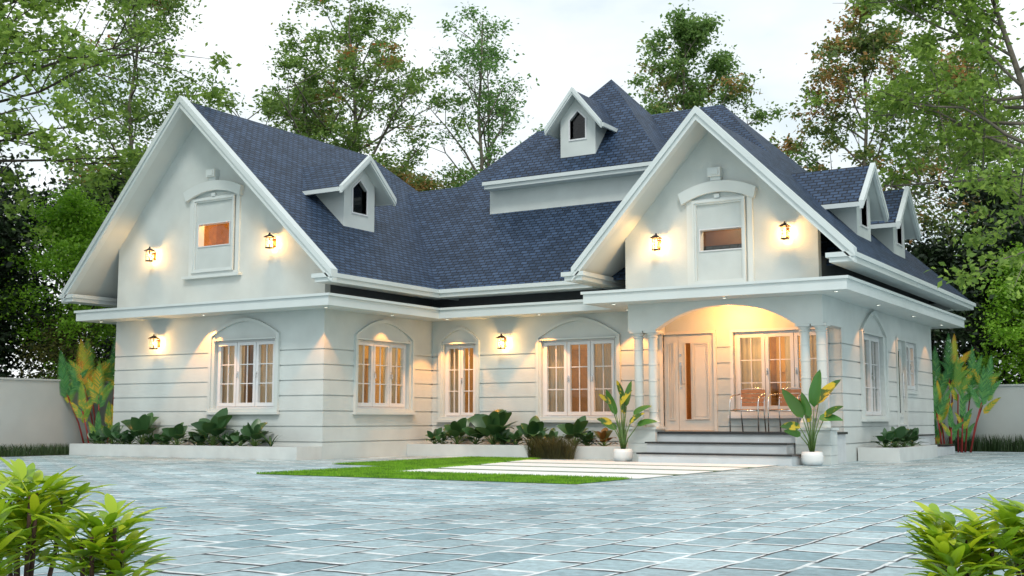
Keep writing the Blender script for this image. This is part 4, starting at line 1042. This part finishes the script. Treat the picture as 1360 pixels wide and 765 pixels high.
def tree(base, label, H, spread, seed, leafm, barkm, nleaf, lsize, t0=.3, limbs=16, trunk_r=.16, lean=(0, 0), crown=None, clump=.42, grp=None, name='tree', sub=6, rise=.8, skip=0, aim=None, stems=1, twig=1.0):
    """crown(t) gives limb length factor at relative height t"""
    r = np.random.RandomState(seed); root = empty(name, base); tag(root, label, 'tree', grp)
    crown = crown or (lambda t: math.sin(PI*min(1, max(0, (t-t0)/(1-t0)))**.7)**.6*.9+.15)
    tb = MB(); tips = []; wts = []
    for sidx in range(stems):
        off = Vector((0, 0, 0)) if sidx == 0 else Vector((r.uniform(-1, 1), r.uniform(-1, 1), 0)).normalized()*spread*.35
        Hs = H*(1 if sidx == 0 else r.uniform(.75, .95))
        n = 9; P = []
        for i in range(n+1):
            t = i/n
            P.append(Vector((lean[0]*t**1.3 + off.x*t + r.normal()*.05*H*.12*(t > 0), lean[1]*t**1.3 + off.y*t + r.normal()*.05*H*.12*(t > 0), Hs*t*.96)))
        rr = [trunk_r*(1-.9*(i/n)**.8) + .012 for i in range(n+1)]
        if sidx: rr = [x*.7 for x in rr]
        tb.tube(P, rr, 9)
        for k in range(limbs):
            t = t0 + (1-t0)*((k+r.uniform(0, .9))/limbs); i = min(n-1, int(t*n)); f = t*n-i
            b = P[i].lerp(P[i+1], f)
            az = k*2.399 + r.uniform(-.5, .5) if aim is None or r.rand() > aim[1] else aim[0] + r.normal()*.35
            ln = spread*crown(t)*r.uniform(.65, 1.12); 
            if ln < .2: ln = .2
            el = rise*(.25+.9*t) + r.uniform(-.15, .25)
            d = Vector((math.cos(az), math.sin(az), el)).normalized(); q = b.copy(); LP_ = [q.copy()]
            m_ = 6
            for j in range(m_):
                d = (d + Vector((r.normal(), r.normal(), r.normal()))*.16 + Vector((0, 0, .03))).normalized(); q = q + d*ln/m_; LP_.append(q.copy())
            r0 = max(.012, trunk_r*.42*(1-t*.6)*(.5+.5*ln/spread))
            tb.tube(LP_, [r0*(1-.85*j/m_)+.004 for j in range(m_+1)], 6)
            for s in range(sub):
                j = 1 + int((m_-1)*(s+1)/sub*.999); b2 = LP_[min(j, m_)]
                d2 = (Vector((r.normal(), r.normal(), r.normal()*.7+.25)).normalized()*.9 + d*.6).normalized()
                l2 = ln*r.uniform(.22, .5)*twig; mid = b2 + d2*l2*.5 + Vector((r.normal(), r.normal(), r.normal()))*.04; e2 = b2 + d2*l2 + Vector((0, 0, -.03))
                tb.tube([b2, mid, e2], [r0*.3+.003, r0*.2+.003, .003], 4, cap=False)
                for pt, w_ in ((mid, .6), (e2, 1.0)): tips.append(pt); wts.append(w_*r.uniform(.3, 1.6))
            tips.append(LP_[-1]); wts.append(1.2)
    tb.build('trunk', barkm, root, smooth=True, normals=False)
    T = np.array([tuple(p) for p in tips]); wv = np.array(wts); 
    if skip: 
        wv = wv*(r.rand(len(wv)) > skip)
    wv = wv/wv.sum(); idx = r.choice(len(T), nleaf, p=wv)
    C = T[idx] + r.normal(size=(nleaf, 3))*np.array([clump, clump, clump*.62])*r.uniform(.3, 1, (nleaf, 1))
    V, F = leaves(r, C, lsize)
    fast_mesh('crown', V, F, leafm, root)
    return root

GREEN1 = leafmat('leaves_green', ((.12, .22, .05), (.20, .33, .07), (.31, .45, .10)), warm=(.45, .17, .05), warm_amt=.12, wscale=.45, trans=.5)
GREEN2 = leafmat('leaves_green_light', ((.10, .22, .06), (.16, .32, .08), (.24, .42, .11)), trans=.5)
AUT = leafmat('leaves_autumn', ((.10, .18, .05), (.16, .25, .06), (.26, .33, .09)), warm=(.52, .29, .10), warm_amt=.42, trans=.5, wscale=.45)
AUT2 = leafmat('leaves_mixed', ((.12, .23, .06), (.18, .32, .08), (.28, .43, .11)), warm=(.48, .30, .10), warm_amt=.22, trans=.5, wscale=.5)
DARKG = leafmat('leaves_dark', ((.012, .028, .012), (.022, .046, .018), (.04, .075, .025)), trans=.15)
BRIGHT = leafmat('leaves_bright', ((.15, .34, .02), (.24, .48, .03), (.34, .60, .05)), trans=.4)
NEARL = leafmat('leaves_near', ((.14, .25, .04), (.24, .38, .06), (.36, .52, .09)), trans=.4)
G1 = 'trees behind the house'

tree((-9.6, 12.6, 0), 'broad green tree with turning leaves behind the valley of the roof', 14.3, 4.6, 1, GREEN1, BARK, 40000, .15, t0=.26, limbs=28, trunk_r=.2, grp=G1, clump=.28, stems=2, skip=.32)
tree((-7.0, 12.2, 0), 'low red and green tree just above the roof valley', 8.4, 2.4, 2, AUT, BARKD, 9000, .15, t0=.5, limbs=12, trunk_r=.1, grp=G1, clump=.42)
tree((-12.6, 9.6, 0), 'smaller tree left of the broad tree above the left ridge', 9.6, 2.6, 3, GREEN1, BARK, 10000, .16, t0=.5, limbs=12, trunk_r=.1, grp=G1)
tree((-5.9, 14.6, 0), 'thin sparse tree with upright pale branches behind the left of the pointed roof', 14.6, 2.8, 4, GREEN2, BARK, 9000, .14, t0=.35, limbs=18, trunk_r=.13, grp=G1, clump=.3, rise=1.7, skip=.3, stems=2, sub=7)
tree((-3.9, 15.6, 0), 'thin tree close to the left of the top dormer', 10.4, 2.3, 5, GREEN2, BARK, 6000, .14, t0=.4, limbs=12, trunk_r=.08, grp=G1, clump=.3, rise=1.5, skip=.25)
tree((.1, 17.6, 0), 'tall oval tree behind the main ridge right of the pointed roof', 13.9, 3.1, 6, AUT2, BARK, 26000, .16, t0=.26, limbs=30, trunk_r=.15, grp=G1, clump=.28, rise=1.1, skip=.2)
tree((-2.2, 17.2, 0), 'small brownish tree beside the tip of the pointed roof', 10.2, 1.9, 7, AUT, BARKD, 3600, .14, t0=.5, limbs=10, trunk_r=.08, grp=G1, clump=.3)
tree((3.2, 18.6, 0), 'small green tree over the right end of the ridge', 9.0, 2.3, 8, AUT2, BARKD, 3800, .15, t0=.45, limbs=10, trunk_r=.08, grp=G1, clump=.35, skip=.2)
tree((5.7, 18.2, 0), 'tall autumn coloured tree behind the right dormers', 13.4, 2.9, 9, AUT, BARK, 16000, .16, t0=.3, limbs=24, trunk_r=.13, grp=G1, clump=.28, skip=.3, rise=1.1)
tree((8.2, 21.5, 0), 'autumn coloured tree beyond the right eave', 12.5, 3.2, 10, AUT, BARK, 14000, .17, t0=.2, limbs=24, trunk_r=.12, grp=G1, clump=.45)
# left edge
G2 = 'trees beyond the left garden wall'
tree((-11.3, 4.8, 0), 'slim tall green tree rising left of the left gable', 15, 3.0, 31, GREEN1, BARK, 20000, .14, t0=.3, limbs=24, trunk_r=.11, grp=G2, clump=.4)
tree((-9.6, 1.7, 0), 'bright yellow green tree between the garden wall and the gable', 6.2, 2.1, 32, BRIGHT, BARKD, 26000, .10, t0=.12, limbs=20, trunk_r=.08, grp=G2, clump=.32)
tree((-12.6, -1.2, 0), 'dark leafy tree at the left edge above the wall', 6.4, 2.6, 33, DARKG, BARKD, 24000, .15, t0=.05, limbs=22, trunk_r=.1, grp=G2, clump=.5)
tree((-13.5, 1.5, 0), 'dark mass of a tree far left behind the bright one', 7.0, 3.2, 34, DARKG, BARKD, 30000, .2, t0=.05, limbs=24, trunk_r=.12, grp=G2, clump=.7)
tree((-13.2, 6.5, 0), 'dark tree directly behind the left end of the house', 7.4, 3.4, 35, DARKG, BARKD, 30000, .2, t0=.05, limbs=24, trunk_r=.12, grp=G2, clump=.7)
tree((-8.75, .9, 0), 'low olive bush tree behind the golden palms', 2.9, 1.1, 36, leafmat('leaves_olive', ((.07, .08, .02), (.11, .12, .02), (.16, .15, .03))), BARKD, 4000, .09, t0=.1, limbs=14, trunk_r=.05, grp=G2, clump=.25)
NL = tree((-8.9, -3.4, 0), 'large near tree overhanging the left gable with big leaves', 10.5, 7.2, 41, NEARL, BARKD, 24000, .17, t0=.54, limbs=24, trunk_r=.2, clump=.27, sub=9, rise=.55, skip=.15, aim=(R(18), .62), crown=lambda t: 1.0-.25*t)
# right edge
G3 = 'trees beyond the right garden wall'
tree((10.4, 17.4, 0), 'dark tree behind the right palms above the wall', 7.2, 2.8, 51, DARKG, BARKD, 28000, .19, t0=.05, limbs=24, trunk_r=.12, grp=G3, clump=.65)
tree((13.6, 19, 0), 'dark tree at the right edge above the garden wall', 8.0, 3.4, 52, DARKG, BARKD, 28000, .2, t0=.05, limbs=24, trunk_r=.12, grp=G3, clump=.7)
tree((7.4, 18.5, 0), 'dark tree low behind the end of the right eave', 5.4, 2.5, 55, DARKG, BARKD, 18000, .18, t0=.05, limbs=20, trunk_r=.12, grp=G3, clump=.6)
tree((10.6, 14.9, 0), 'bright green tree at the right edge above the wall', 5.0, 1.4, 53, BRIGHT, BARKD, 18000, .11, t0=.12, limbs=18, trunk_r=.08, grp=G3, clump=.3)
NR = tree((12.6, 7.4, 0), 'large near tree overhanging the right dormers with big leaves', 11.5, 4.4, 61, NEARL, BARK, 23000, .15, t0=.34, limbs=24, trunk_r=.15, lean=(-1.6, .5), clump=.28, sub=8, rise=.5, skip=.2, aim=(R(190), .35), crown=lambda t: 1.0-.2*t)
